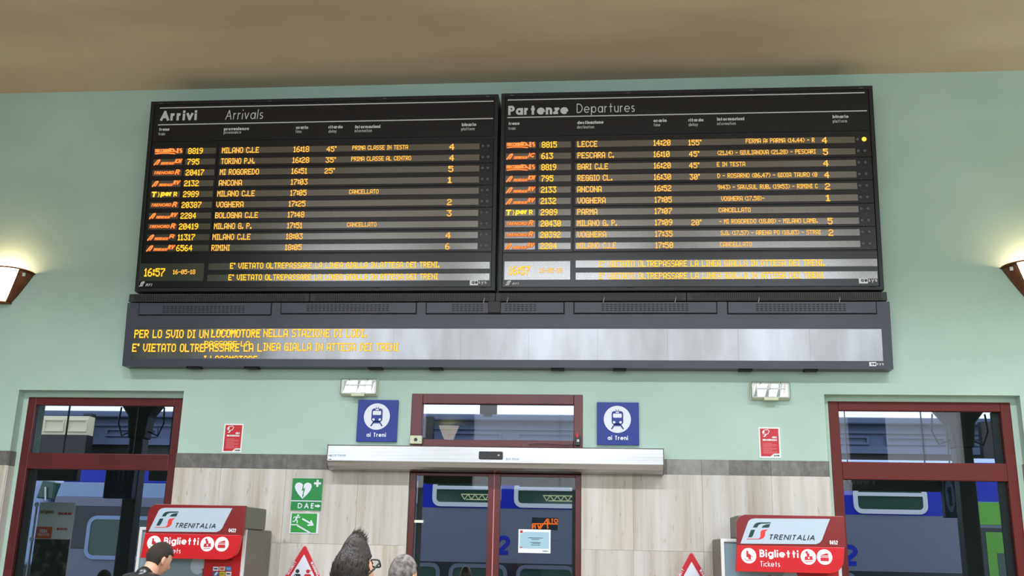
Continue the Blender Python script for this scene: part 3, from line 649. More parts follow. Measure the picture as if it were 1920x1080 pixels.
HTEXT = {'L': [('Arrivi', 300.5, 368.5, 226, 18.5, .24, 0), ('Arrivals', 422.5, 492.5, 223.8, 18, .085, .06), ('treno', 298, 317.5, 245.5, 6, .26, 0), ('train', 297, 309, 254, 6, .11, 0),
   ('provenienza', 420, 466.5, 244.5, 6, .26, 0), ('provenance', 419.5, 452, 251, 6, .11, 0), ('orario', 555, 578, 242, 6, .26, 0), ('time', 554, 565.5, 249.5, 6, .11, 0),
   ('ritardo', 616, 642.5, 241, 6, .26, 0), ('delay', 616, 631, 249, 6, .11, 0), ('informazioni', 666, 713, 240.5, 6, .26, 0), ('information', 665, 697, 248, 6, .11, 0),
   ('binario', 866, 893, 236.5, 6, .26, 0), ('platform', 865, 890, 244.5, 6, .11, 0)],
 'R': [('Partenze', 953, 1065, 215, 17.5, .24, 0), ('Departures', 1081.5, 1190, 211, 17.5, .085, 0), ('treno', 953, 974, 234.5, 6, .26, 0), ('train', 953, 966.5, 243.5, 6, .11, 0),
   ('destinazione', 1082.5, 1131.5, 232.5, 6, .26, 0), ('destination', 1082, 1114, 241, 6, .11, 0), ('orario', 1225.5, 1250, 229, 6, .26, 0), ('time', 1225.5, 1238, 237, 6, .11, 0),
   ('ritardo', 1291, 1319, 228, 6, .26, 0), ('delay', 1291, 1308.5, 236.5, 6, .11, 0), ('informazioni', 1344.5, 1395.5, 226, 6, .26, 0), ('information', 1344.5, 1379.5, 234.5, 6, .11, 0),
   ('binario', 1561, 1591, 221.5, 6, .26, 0), ('platform', 1561.5, 1588, 230, 6, .11, 0)]}
FOOT = {'L': {'clock': (262, 494, 381, 527), 'm1': (391.5, 492.5, 918, 505), 'm2': (389.5, 514, 917.5, 526.5)},
        'R': {'clock': (946, 490, 1069, 524.5), 'm1': (1079.5, 487, 1645, 500.5), 'm2': (1079.5, 510, 1645.5, 523.5)}}
MSG = "E' VIETATO OLTREPASSARE LA LINEA GIALLA IN ATTESA DEI TRENI"
FLED = {'L': [('16:57', 271.5, 309.5, 511, .088, 'ledy'), ('16-05-18', 325, 366.5, 510, .048, 'leda'), (MSG+'.', 432, 824, 497.5, .062, 'ledy'), (MSG, 429, 821, 519.5, .062, 'ledy')],
        'R': [('16:57', 954.5, 994, 507.5, .088, 'ledy'), ('16-05-18', 1011.5, 1054, 507, .048, 'leda'), (MSG+'.', 1123, 1545.5, 494, .066, 'ledy'), (MSG, 1123, 1543, 517, .066, 'ledy')]}
MARK = {'L': {'rfi': ((260, 538), (286, 527.5)), 'aesys': ((881, 535), (913, 525.5))}, 'R': {'rfi': ((947, 535.5), (973, 526)), 'aesys': ((1610.5, 531.5), (1645, 521.5))}}
board('L'); board('R')

# ---- lower long message display
T2 = RD(4.2)
e, L, back = frame_at(-1.1, 9.84, CAMZ+1.81, T2); e.name = 'message_display'
tag(e, 'long dark grey LED message display below the two timetable boards', 'display')
xl = (L(228, 688)[0]+L(240, 568)[0])/2; xr = (L(1675, 690)[0]+L(1668, 565)[0])/2; zb = (L(228, 688)[1]+L(1675, 690)[1])/2; zt = (L(240, 568.5)[1]+L(1668, 565)[1])/2
wa, wb = L(251, 640)[0], L(1656.5, 645)[0]
wa = (L(251, 612)[0]+L(246, 671)[0])/2; wb = (L(1653, 618)[0]+L(1657.5, 677)[0])/2; wz0 = L(940, 674.5)[1]; wz1 = L(940, 616)[1]
housing(e, xl, xr, zb, zt, back, M['housing'], yf=.02)
fr = MB()
fr.box(xl, xr, 0, .022, zb, wz0).box(xl, xr, 0, .022, wz1, zt).box(xl, wa, 0, .022, wz0, wz1).box(wb, xr, 0, .022, wz0, wz1)
fr.build('front_fascia', M['housing'], e)
n = 11
for i in range(n):
    a = wa+(wb-wa)*i/n; b = wa+(wb-wa)*(i+1)/n
    MB().box(a+.0006, b-.0006, .008, .02, wz0, wz1).build('led_module', M['led2'], e)
def dl(s, xa, xb, yc, h, core='ledy', rows=(0, 7), shift=0):
    a, b = L(xa, yc), L(xb, yc); return led('message_text', s, a[0], b[0], L((xa+xb)/2, yc)[1], h, M[core], M['ledh'], e, .004, rows, 0, shift)
dl('PER LO SVIO DI UN', 252, 391, 626, .085); dl('LOCOMOTORE', 396, 488, 625, .085); dl('NELLA STAZIONE DI LODI.', 494, 687, 624.5, .085)
dl('LOCOMOTORE', 398, 488, 622.5, .055, rows=(1, 6))
dl("E' VIETATO OLTRE", 248, 383, 652, .085); dl('PASSARE LA L', 383, 491, 651.5, .085); dl('INEA GIALLA IN ATTESA DEI TRENI', 494, 747, 650.5, .082)
dl('PASSARE LA', 383, 468, 644.5, .055, rows=(0, 7))
dl('I LOCOMOTORE', 382, 482, 674.2, .08, rows=(0, 2))
# vent panels with slots
zv0 = {}
for (pa, pb, ya, yb, s0, s1) in ((262, 508, 568, 590, 306, 462), (528, 780, 567, 587.5, 576, 732), (800, 1057, 566, 587.5, 848, 1008), (1077, 1343, 565, 587, 1128, 1293), (1365, 1642, 564.5, 587.5, 1417, 1588)):
    a, b = L(pa, (ya+yb)/2)[0], L(pb, (ya+yb)/2)[0]; z0, z1 = L((pa+pb)/2, yb)[1], zt
    MB().box(a-.01, b+.01, -.001, 0, z0-.012, z1).build('panel_gap', M['slot'], e)
    p = MB().box(a, b, -.012, 0, z0, z1-.002).build('vent_panel', M['housing'], e, bevel=.003)
    s0_, s1_ = L(s0, (ya+yb)/2)[0], L(s1, (ya+yb)/2)[0]; m_ = MB(); nn = 21
    for i in range(nn):
        if pa == 800 and 8 <= i <= 12: continue
        for j in range(4):
            xx = s0_+(s1_-s0_)*i/nn; zz = z0+.022+j*.0205
            m_.box(xx, xx+.028, -.0135, -.011, zz, zz+.007)
    m_.build('vent_slots', M['slot'], p, kind='stuff')
a, b = L(916, 577)[0], L(939, 577)[0]; MB().box(a, b, -.035, 0, L(927, 587)[1], L(927, 566)[1]).build('junction_block', M['darkh'], e, bevel=.004)
for px in (360, 469, 702, 816, 1045, 1162, 1399, 1522):
    a = L(px-12.5, 688)[0]; b = L(px+12.5, 688)[0]; MB().box(a, b, .02, .12, zb-.022, zb+.002).build('mounting_tab', M['slot'], e)
a = L(1630, 685.5)[0]; b = L(1657, 685.5)[0]; z0, z1 = L(1643, 686.5)[1], L(1643, 679)[1]
pl = MB().box(a, a+(b-a)*.48, -.002, 0, z0, z1).build('maker_plate', M['white'], e)
text(MB(), 'ae', a+(b-a)*.1, a+(b-a)*.45, z0+.01, (z1-z0)*.7, .2, -.004).build('maker_lettering', M['ink'], pl)
text(MB(), 'sys', a+(b-a)*.5, b, z0+.01, (z1-z0)*.7, .2, -.004).build('maker_lettering', M['print'], pl)
# ribbed strip between
rz0 = L(940, 565.5)[1]; rz1 = L(940, 547)[1]+.0
RB, LR, bk = frame_at(-1.1, 9.80, CAMZ+2.475, 0); RB.name = 'ribbed_support_rail'
tag(RB, 'black ribbed support rail between the upper boards and the long message display', 'support rail')
ra, rb = LR(240.5, 557)[0], LR(1664.5, 555)[0]; z0, z1 = LR(940, 564)[1], LR(940, 549)[1]
cuts = [ra, LR(580, 556)[0], LR(928.5, 556)[0], LR(1287.5, 556)[0], rb]
for a, b in zip(cuts, cuts[1:]):
    s_ = MB().box(a+.004, b-.004, .012, .19, z0, z1).build('rail_segment', M['darkh'], RB)
    m_ = MB(); k = int((b-a)/.021)
    for i in range(k): m_.box(a+.06+i*.021, a+.06+i*.021+.009, .002, .013, z0+.012, z1-.012) if a+.06+i*.021 < b-.06 else None
    m_.build('ribs', M['darkh'], s_, kind='stuff')
for px, py in ((907, 564), (951, 563), (1131, 563), (1265, 563), (1421, 563), (1572, 563)):
    p = LR(px, py+2); MB().tube([(p[0], -.03, p[1]-.02), (p[0]+.006, -.035, p[1]+.01), (p[0]+.012, -.02, p[1]+.035)], .0028, 5).build('cable_tie', M['print'], RB)

# ================================================================== wall lamps
def sconce(loc, label, flip=0, power=30):
    e = empty('wall_lamp', loc, (0, 0, pi if flip else 0)); tag(e, label, 'wall lamp', 'uplighter wall lamps')
    H, n = .34, 28
    def P(t, s, off=0):   # t angle 0..pi, s 0 bottom .. 1 top
        r = .10+.235*s**.85+off; d = .07+.13*s**.8+off
        return (r*cos(t), -d*sin(t)+.0, H*s+.035*sin(t)*s)
    def patch(t0, t1, s0, s1, nt, off, name, mt, th=.006):
        m_ = MB(); ns = 8
        for i in range(nt+1):
            for j in range(ns+1):
                m_.v.append(P(t0+(t1-t0)*i/nt, s0+(s1-s0)*j/ns, off))
        for i in range(nt):
            for j in range(ns): a = i*(ns+1)+j; m_.f.append((a, a+ns+1, a+ns+2, a+1))
        o = m_.build(name, mt, e, smooth=True); md = o.modifiers.new('s', 'SOLIDIFY'); md.thickness = th; md.offset = 1; return o
    patch(0, .25*pi, 0, 1, 6, 0, 'bronze_wing', M['rust']); patch(.75*pi, pi, 0, 1, 6, 0, 'bronze_wing', M['rust'])
    patch(.22*pi, .78*pi, .04, .99, 14, -.008, 'glass_shade', M['glow'])
    MB().tube([P(pi*i/n, 1, .004) for i in range(n+1)], .009, 8).build('rim', M['rust'], e, smooth=True)
    MB().tube([P(pi*i/n, .02, .004) for i in range(n+1)], .012, 8).build('lower_rim', M['rust'], e, smooth=True)
    MB().prism([(-.1, 0), (.1, 0), (.33, H), (-.33, H)], -.006, 0).build('back_plate', M['rust'], e)
    m_ = MB(); m_.add([P(pi*i/n, 0) for i in range(n+1)], [tuple(range(n+1))]); m_.build('bottom_cap', M['rust'], e)
    for t in (.17*pi, .83*pi):
        p = P(t, .86, .012); MB().box(p[0]-.015, p[0]+.015, p[1]-.008, p[1]+.008, p[2]-.018, p[2]+.018).build('clip', M['mtrim'], e)
    l = bpy.data.lights.new('lamp_bulb', 'POINT'); l.energy = power; l.color = (1, .62, .30); l.shadow_soft_size = .05
    o = bpy.data.objects.new('lamp_bulb', l); C.objects.link(o); o.parent = e; o.location = (0, -.10, H*.9)
    return e
zs = at(62, 512, 9.95).z-.34
sconce((at(62, 512, 9.95).x-.345, YW-.002, zs), 'bronze uplighter wall lamp left of the arrivals board', power=10)
sconce((at(1878, 500, 9.95).x+.345, YW-.002, at(1878, 500, 9.95).z-.345), 'bronze uplighter wall lamp right of the departures board', power=10)
sconce((-3.45, YB+.002, 3.95), 'bronze uplighter wall lamp behind, mirrored in the centre transom glass', 1, 13)
sconce((1.45, YB+.002, 3.95), 'bronze uplighter wall lamp on the entrance wall between its right windows', 1, 13)

# unseen ceiling luminaires added as fill light, in front of the boards
for k, (x, y) in enumerate(((-6.4, 5.4), (-3.1, 5.4), (.2, 5.4), (3.5, 5.4), (6.8, 5.4))):
    c_ = empty('ceiling_light', (x, y, CEIL)); tag(c_, 'louvred white ceiling luminaire, ' + ('leftmost', 'second from left', 'middle one', 'second from right', 'rightmost')[k] + ' of the row across the hall', 'ceiling light', 'ceiling luminaires')
    MB().box(-.75, .75, -.15, .15, -.09, 0).build('casing', M['white'], c_, bevel=.01); MB().box(-.72, .72, -.13, .13, -.105, -.09).build('diffuser', M['lumi'], c_)
    area('luminaire_light', (x, y, CEIL-.12), (0, 0, 0), 1.44, .26, FILL_W*(1, .8, .8, 1.15, 1.35)[k], (.93, .97, 1), RD(132))

# ================================================================== signs and posters on the wall
def ppos(pts, Y=YW-.001): 
    P = [at(px, py, Y) for px, py in pts]; return sum(p.x for p in P)/len(P), P
def plate(name, label, cat, pxs, group=None, Y=YW-.001, mt=None, th=.012, bevel=.002):
    """pxs = TL,TR,BR,BL"""
    P = [at(px, py, Y-th) for px, py in pxs]; x0 = (P[0].x+P[3].x)/2; x1 = (P[1].x+P[2].x)/2; z1 = (P[0].z+P[1].z)/2; z0 = (P[2].z+P[3].z)/2
    e = empty(name, ((x0+x1)/2, Y, z0)); tag(e, label, cat, group); w_ = (x1-x0)/2; h_ = z1-z0
    MB().box(-w_, w_, -th, 0, 0, h_).build('plate', mt, e, bevel=bevel)
    return e, 2*w_, h_
class Pic:   # picture coordinates (x right, y down, in units of a crop) -> local x,z
    def __init__(s, x0, x1, y0, y1, w, h): s.a = (x0, x1, y0, y1, w, h)
    def __call__(s, x, y): x0, x1, y0, y1, w, h = s.a; return ((x-x0)/(x1-x0)*w-w/2, (y1-y)/(y1-y0)*h)
    def P(s, pts): return [s(*p) for p in pts]
for pxs, lab in (([(672, 749.5), (747, 750), (743, 828.5), (667.5, 827.5)], 'square blue train pictogram sign reading ai Treni, left of the centre door'),
                 ([(1119.3, 754), (1197.7, 754.7), (1198.5, 834.5), (1119.3, 833.5)], 'square blue train pictogram sign reading ai Treni, right of the centre door')):
    e, w_, h_ = plate('train_sign', lab, 'sign', pxs, 'blue signs to the trains', mt=M['blue'], th=.03)
    q = Pic(10, 935, 55, 1010, w_, h_); y = -.032; K = w_/925
    c = q(460, 440); MB().disc(c[0], c[1], 300*K, y, None, 40).build('white_disc', M['signwhite'], e)
    t = MB(); b0, b1 = q(335, 560), q(590, 255); t.face(rrect(b0[0], b1[0], b0[1], b1[1], 60*K), y-.002)
    t.face(q.P([(375, 540), (550, 540), (540, 595), (385, 595)]), y-.002)
    for A_, B_ in (((392, 565), (332, 660)), ((532, 565), (592, 660))): ribbon(t, [q(*A_), q(*B_)], 30*K, y-.002)
    for A_, B_ in (((432, 222), (445, 262)), ((490, 222), (477, 262)), ((425, 225), (440, 225)), ((482, 225), (497, 225))): ribbon(t, [q(*A_), q(*B_)], 14*K, y-.002)
    t.build('train_pictogram', M['blue'], e)
    t = MB(); b0, b1 = q(365, 405), q(556, 312); t.face(rrect(b0[0], b1[0], b0[1], b1[1], 22*K), y-.004)
    b0, b1 = q(425, 296), q(495, 270); t.face(rrect(b0[0], b1[0], b0[1], b1[1], 4*K), y-.004)
    for cx in (388, 530): c = q(cx, 508); t.disc(c[0], c[1], 28*K, y-.004)
    t.build('pictogram_windows', M['signwhite'], e)
    a, b = q(245, 903), q(690, 903); text(MB(), 'ai Treni', a[0], b[0], a[1], 96*K, .2, y).build('lettering', M['signwhite'], e)

for pxs, lab in (([(421.5, 794), (457.5, 795), (452, 848.5), (415.5, 848.5)], 'small red video surveillance notice on the wall above the left dado'),
                 ([(1422, 801), (1461, 801), (1465.5, 858.5), (1424, 859)], 'small red video surveillance notice left of the right door')):
    e, w_, h_ = plate('surveillance_notice', lab, 'notice', pxs, 'red video surveillance notices', mt=M['white'], th=.004, bevel=0)
    q = Pic(0, 100, 0, 150, w_, h_); y = -.0055
    MB().face(q.P([(7, 7), (93, 7), (93, 128), (70, 128), (60, 134), (52, 142), (7, 142)]), y).build('red_field', M['redp'], e)
    t = MB(); K = w_/100
    ribbon(t, q.P([(18, 24), (26, 15), (44, 12), (50, 20), (44, 32), (30, 36), (20, 32), (18, 24)]), 3*K, y-.001); c = q(24, 24); t.disc(c[0], c[1], 5*K, y-.001)
    ribbon(t, q.P([(34, 36), (30, 44), (22, 46)]), 5*K, y-.001)
    a, b = q(62, 54), q(84, 54); text(t, 'AREA', a[0], b[0], a[1], 9*K, .24, y-.001); a, b = q(18, 67), q(84, 67); text(t, 'VIDEOSORVEGLIATA', a[0], b[0], a[1], 8.5*K, .24, y-.001, 0, .16)
    t.build('camera_pictogram', M['white'], e)
    t = MB()
    for k in range(9): a, b = q(18, 78+k*6), q(82 if k % 3 else 60, 80+k*6); t.box(a[0], b[0], y-.001, y, b[1], a[1])
    t.build('small_print', M['pinkp'], e)
    a, b = q(66, 141), q(92, 141); text(MB(), 'trenitalia', a[0], b[0], a[1], 7*K, .2, y, .2, .14).build('footer_mark', M['ink'], e)

# AED sign
e, w_, h_ = plate('defibrillator_sign', 'green defibrillator sign with white heart and lettering DAE', 'sign', [(549.5, 897), (605.5, 897), (602, 958), (544.5, 957)], Y=YW-.013, mt=M['signwhite'], th=.005, bevel=0)
q = Pic(78, 400, 68, 405, w_, h_); K = w_/322; y = -.007
q2 = Pic(0, 322, 0, 337, w_, h_)
MB().face(q2.P([(0, 0), (322, 0), (322, 230), (0, 230)]), y).build('green_field', M['green'], e); MB().face(q2.P([(0, 242), (322, 242), (322, 334), (0, 334)]), y).build('green_field', M['green'], e)
hp = [(128+0, 215)]
cx = 118
heart = [(cx, 215), (cx-50, 165), (cx-80, 122), (cx-90, 90), (cx-84, 62), (cx-66, 48), (cx-42, 44), (cx-18, 54), (cx, 74), (cx+18, 54), (cx+42, 44), (cx+66, 48), (cx+84, 62), (cx+90, 90), (cx+80, 122), (cx+50, 165)]
MB().face(q2.P(heart), y-.001).build('heart', M['signwhite'], e)
MB().face(q2.P([(cx-2, 60), (cx-14, 134), (cx+4, 124), (cx, 174), (cx-8, 170), (cx+3, 204), (cx+14, 168), (cx+7, 172), (cx+22, 98), (cx+2, 112), (cx+6, 64)]), y-.002).build('flash', M['green'], e)
MB().face(q2.P([(256, 14), (278, 14), (278, 40), (304, 40), (304, 62), (278, 62), (278, 88), (256, 88), (256, 62), (230, 62), (230, 40), (256, 40)]), y-.001).build('cross', M['signwhite'], e)
t = MB(); a, b = q2(74, 314), q2(248, 314); text(t, 'DAE', a[0], b[0], a[1], 54*K, .17, y-.001, 0, .45)
t.face(q2.P([(256, 278), (284, 278), (284, 268), (316, 287), (284, 306), (284, 296), (256, 296)]), y-.001); t.build('lettering', M['signwhite'], e)
e, w_, h_ = plate('escape_sign', 'green emergency stairs sign with running man, below the defibrillator sign', 'sign', [(546.5, 961.5), (599, 962), (596, 1000.5), (541, 1000.5)], Y=YW-.013, mt=M['signwhite'], th=.005, bevel=0)
q = Pic(0, 100, 0, 74, w_, h_); K = w_/100
MB().face(q.P([(4, 2), (93, 2), (93, 70), (4, 70)]), y).build('green_field', M['green2'], e)
t = MB(); c = q(27, 9); t.disc(c[0], c[1], 3.6*K, y-.001)
for pts, wd in (([(24, 13), (20, 24)], 6), ([(24, 15), (32, 17), (34, 13)], 2.6), ([(22, 15), (14, 15), (11, 20)], 2.6), ([(20, 24), (26, 30), (24, 38)], 3.2), ([(20, 24), (15, 31), (8, 31)], 3.2),
                ([(42, 21), (74, 38)], 5.5), ([(62, 44), (80, 42), (72, 26)], 5.5)): ribbon(t, q.P(pts), wd*K, y-.001)
st = [(5, 43), (28, 43)]
for k in range(8): st += [(28+k*6, 48+k*3.3), (34+k*6, 48+k*3.3)]
ribbon(t, q.P(st), 3.4*K, y-.001); t.build('running_man_and_stairs', M['signwhite'], e)
# triangular warning signs
for apex, lab in (((572, 1020.5), 'triangular red bordered pickpocket warning sign below the green signs'), ((1296, 1033.5), 'triangular red bordered pickpocket warning sign left of the right ticket machine')):
    p = at(*apex, YW-.013); sd = .60; hh = sd*.866
    e = empty('warning_sign', (p.x, YW-.012, p.z-hh)); tag(e, lab, 'sign', 'triangular pickpocket warning signs')
    def tri(s0, r):   # rounded triangle scaled about its centroid
        cz = hh/3; V3 = [(0, hh), (-sd/2, 0), (sd/2, 0)]; V3 = [((x)*s0, cz+(z-cz)*s0) for x, z in V3]; out = []
        for i, (x, z) in enumerate(V3):
            d = hypot(x, cz-z); cx_, cz_ = x*(1-2*r/d), z+(cz-z)*2*r/d; a0 = atan2(z-cz, x)
            for k in range(-3, 4): out.append((cx_+r*cos(a0+k*pi/9), cz_+r*sin(a0+k*pi/9)))
        return out
    MB().prism(tri(1.02, .02), -.004, 0).build('plate', M['pinkp'], e); MB().face(tri(.99, .018), -.0055).build('red_border', M['redp'], e); MB().face(tri(.72, .004), -.007).build('white_field', M['signwhite'], e)
    def man(cx_, mt, nm, sgn):
        t = MB(); zc = hh*.50; y = -.009
        t.disc(cx_, zc, .019, y); t.face(rrect(cx_-.034, cx_+.034, zc-.13, zc-.026, .014), y); ribbon(t, [(cx_-.04, zc-.045), (cx_-.046, zc-.12)], .016, y)
        ribbon(t, [(cx_+.04, zc-.045), (cx_+.046, zc-.12)], .016, y); ribbon(t, [(cx_-.016, zc-.12), (cx_-.018, zc-.235)], .024, y); ribbon(t, [(cx_+.016, zc-.12), (cx_+.018, zc-.235)], .024, y)
        if sgn: ribbon(t, [(cx_-.035, zc-.05), (cx_-.085, zc-.09)], .016, y-.001); ribbon(t, [(cx_-.02, zc+.008), (cx_+.032, zc+.008)], .006, y)
        t.build(nm, mt, e)
    man(-.055, M['ink'], 'black_figure', 0); man(.052, M['redp'], 'red_figure', 1)
    ribbon(t := MB(), [(-.085, hh*.5-.03), (-.02, hh*.5-.11)], .006, -.0105); t.build('strap', M['signwhite'], e)
    for s, sg in (('SECURITY', -1), ('WARNING', 1)):
        o = text(MB(), s, -.075, .075, -.012, .026, .2, 0, 0, .2).build('lettering', M['signwhite'], e)
        o.location = (sg*.118, -.0072, hh*.575-.012-.0); o.rotation_euler = (0, sg*RD(60), 0)

# emergency lamps
for (pxs, lab) in (([(638.5, 709), (707.5, 709.5), (706, 740), (638, 740.5)], 'white emergency light with clear cover above the left blue train sign'),
                   ([(1407, 715), (1482, 715.5), (1482, 748.5), (1407, 748)], 'white emergency light with clear cover below the message display at right')):
    P = [at(px, py, YW-.07) for px, py in pxs]; x0, x1 = P[0].x, P[1].x; z0, z1 = P[3].z, P[0].z; w_ = (x1-x0)/2; h_ = z1-z0
    e = empty('emergency_light', ((x0+x1)/2, YW-.001, z0)); tag(e, lab, 'emergency light', 'emergency lights below the boards')
    MB().box(-w_, w_, -.028, 0, 0, h_).build('base', M['plastic2'], e, bevel=.006)
    MB().prism(rrect(-w_+.016, w_-.016, .022, h_-.014, .012), -.032, -.026).build('tray', M['plastic'], e)
    rf = MB()
    for i in range(9): a = -w_+.03+i*(2*w_-.06)/9; b = a+(2*w_-.06)/9; rf.add([(a, -.045, .03), (b, -.034 - .012*((i*7) % 3)/2, .03), (b, -.04, h_-.022), (a, -.036-.01*((i*5) % 4)/3, h_-.022)], [(0, 1, 2, 3)])
    rf.build('reflector', M['chrome'], e)
    MB().tube([(-w_*.75, -.05, h_*.62), (w_*.75, -.05, h_*.62)], .008, 8).build('tube', M['white'], e)
    MB().prism(rrect(-w_+.004, w_-.004, .004, h_-.004, .012), -.075, -.028).build('clear_cover', M['clear'], e, bevel=.008)
    MB().box(-.07, .07, -.085, -.03, -.012, .016).build('latch_tab', M['plastic2'], e, bevel=.003)
    for sx in (-.5, .5): MB().disc(w_*sx, h_-.018, .006, -.078, -.074, 8).build('screw', M['mgrey'], e)

# ================================================================== ticket machines
MY = 9.10
mo = at(368, 1001.5, MY)   # fold line centre of the left canopy
mx = empty('ticket_machine', (mo.x, MY, 0)); tag(mx, 'red and grey ticket machine numbered 0422 beside the left door', 'ticket machine', 'red ticket machines')
def ML(px, py, Y=MY): p = at(px, py, Y); return p.x-mo.x, p.z
x0, x1 = ML(277, 970)[0]-.005, ML(458.5, 970)[0]; zt = ML(368, 946.5)[1]; zf = ML(368, 1001.5)[1]; zb = ML(340, 1047.5)[1]
x0b, x1b = x0, x1-.025
hw_ = (x1-x0)/2
# cabinet body
bx0, bx1 = ML(262, 1000, 9.25)[0], ML(463, 1000, 9.25)[0]; bz1 = ML(480, 992, 9.25)[1]
MB().box(bx0, bx1, .16, .87, .06, bz1).build('cabinet', M['mgrey'], mx, bevel=.015)
MB().box(bx0+.04, bx1-.04, .2, .87, 0, .06).build('plinth', M['dk'], mx)
MB().ring([(bx0, .1), (bx1, .1), (bx1, bz1-.002), (bx0, bz1-.002)], [(bx0+.03, .13), (bx1-.03, .13), (bx1-.03, bz1-.03), (bx0+.03, bz1-.03)], .135, .165).build('white_edge', M['mtrim'], mx, bevel=.004)
xm = ML(381, 1060, 9.25)[0]
sc_ = MB().box(bx0+.03, xm, .15, .17, .13, bz1-.03).build('poster_panel', M['mscr'], mx)
pn = MB().box(xm+.012, bx1-.03, .14, .17, .13, bz1-.03).build('front_panel', M['mred'], mx)
c_ = ML(374, 1058, 9.25); t = MB(); text(t, 'e', c_[0]-.075, c_[0]+.05, c_[1]-.09, .21, .28, .1485); t.build('large_letter', M['pale'], sc_)
MB().ring([(xm+.10, 1.0), (bx1-.08, 1.0), (bx1-.08, 1.33), (xm+.10, 1.33)], [(xm+.12, 1.02), (bx1-.1, 1.02), (bx1-.1, 1.31), (xm+.12, 1.31)], .12, .14).build('screen_bezel', M['black'], mx)
MB().box(xm+.12, bx1-.1, .132, .14, 1.02, 1.31).build('touch_screen', M['mscr'], mx)
MB().box(xm+.1, bx1-.1, .115, .14, .72, .86).build('coin_tray', M['black'], mx, bevel=.01)
a = ML(424, 1048, 9.2); MB().box(a[0], a[0]+.035, .08, .15, a[1]-.01, a[1]+.02).build('camera_block', M['black'], mx)
cols = [(srgb(240, 240, 245), srgb(30, 50, 140)), (srgb(230, 225, 220), srgb(214, 90, 40)), (srgb(60, 140, 210), srgb(120, 190, 235)), (srgb(40, 110, 190), srgb(230, 240, 245)), (srgb(220, 200, 60), srgb(120, 140, 40)), (srgb(235, 235, 240), srgb(40, 60, 110))]
for k in range(6):
    i, j = k % 3, k//3; a = ML(399.5+i*11.8, 1070+j*9.5, 9.24)
    st_ = MB().box(a[0], a[0]+.052, .136, .141, a[1], a[1]+.036).build('card_sticker', mat('sticker', cols[k][0], .4), pn)
    t = MB()
    if k == 1: t.disc(a[0]+.019, a[1]+.018, .012, .1345); t.disc(a[0]+.033, a[1]+.018, .012, .1335)
    elif k == 3: t.face([(a[0]+.008, a[1]+.004), (a[0]+.03, a[1]+.034), (a[0]+.05, a[1]+.034), (a[0]+.03, a[1]+.004)], .1345)
    else: t.box(a[0]+.008, a[0]+.044, .1345, .136, a[1]+.012, a[1]+.024)
    t.build('sticker_mark', mat('sticker_mark', cols[k][1], .4), st_)
# top box behind the canopy, then the canopy panels
MB().box(x0+.02, x1-.005, .045, .62, bz1-.0, zt-.005).build('canopy_box', M['mgrey'], mx, bevel=.012)
r = .09
up = [(x0, zf)]+[(x1, zf), (x1, zt)]+[(x0+r+.0+r*cos(t_), zt-r+r*sin(t_)) for t_ in [pi/2+pi/2*i/6 for i in range(7)]]
MB().prism(up, 0, .045).build('canopy_upper_panel', M['mdark'], mx, bevel=.003)
r = .13
lo = [(x0-.02, zb), ]+[(x1b-r+r*cos(t_), zb+r+r*sin(t_)-0.0) for t_ in [-pi/2+pi/2*i/6 for i in range(7)]]+[(x1b+.012, zf-.001), (x0, zf-.001)]
MB().prism(lo, -.006, .04).build('canopy_lower_panel', M['mred'], mx, bevel=.003)
# plate and marks, traced from the front view (crop units: 6.75 per pixel from 240,920)
cr = lambda x, y: ML(240+x/6.75, 920+y/6.75)
CP = lambda pts: [cr(*p) for p in pts]
y = -.003
MB().prism(CP([(262, 517), (385, 262), (402, 240), (428, 224), (470, 217), (1322, 222), (1215, 428), (1196, 470), (1165, 505), (1120, 524)]), y, 0).build('name_plate', M['pale'], mx)
t = MB(); t.face(CP([(432, 325), (452, 292), (478, 272), (512, 264), (645, 264), (638, 275), (530, 280), (498, 295), (478, 325)]), y-.002)
t.face(CP([(530, 326), (552, 302), (590, 288), (634, 284), (612, 326)]), y-.002); t.face(CP([(360, 442), (405, 354), (452, 352), (418, 420), (402, 440)]), y-.002); t.build('green_mark', M['lgreen'], mx)
t = MB(); t.face(CP([(470, 462), (498, 440), (512, 375), (530, 356), (600, 346), (565, 372), (552, 425), (530, 452), (500, 463)]), y-.002); ribbon(t, CP([(342, 462), (480, 462)]), .004, y-.002); t.build('red_mark', M['lred'], mx)
a, b = cr(585, 472), cr(1110, 474); hcap = cr(600, 410)[1]-cr(600, 472)[1]
text(MB(), 'TRENITALIA', a[0], b[0], (a[1]+b[1])/2, hcap, .17, y-.002, .28, .2).build('name_lettering', M['ink'], mx)
a, b = cr(1275, 526), cr(1365, 526); NUM = text(MB(), '0422', a[0], b[0], a[1], .034, .17, -.002).build('number_lettering', M['white'], mx)
NUM2 = text(MB(), '0652', a[0], b[0], a[1], .034, .17, -.002); 
y = -.008
a, b = cr(455, 676), cr(895, 690); hcap = cr(600, 592)[1]-cr(600, 682)[1]; text(MB(), 'Biglietti', a[0], b[0], (a[1]+b[1])/2, hcap, .2, y, 0, .2).build('ticket_lettering', M['white'], mx)
a, b = cr(445, 790), cr(668, 795); text(MB(), 'Tickets', a[0], b[0], (a[1]+b[1])/2, hcap*.72, .1, y, 0, .2).build('ticket_lettering', M['white'], mx)
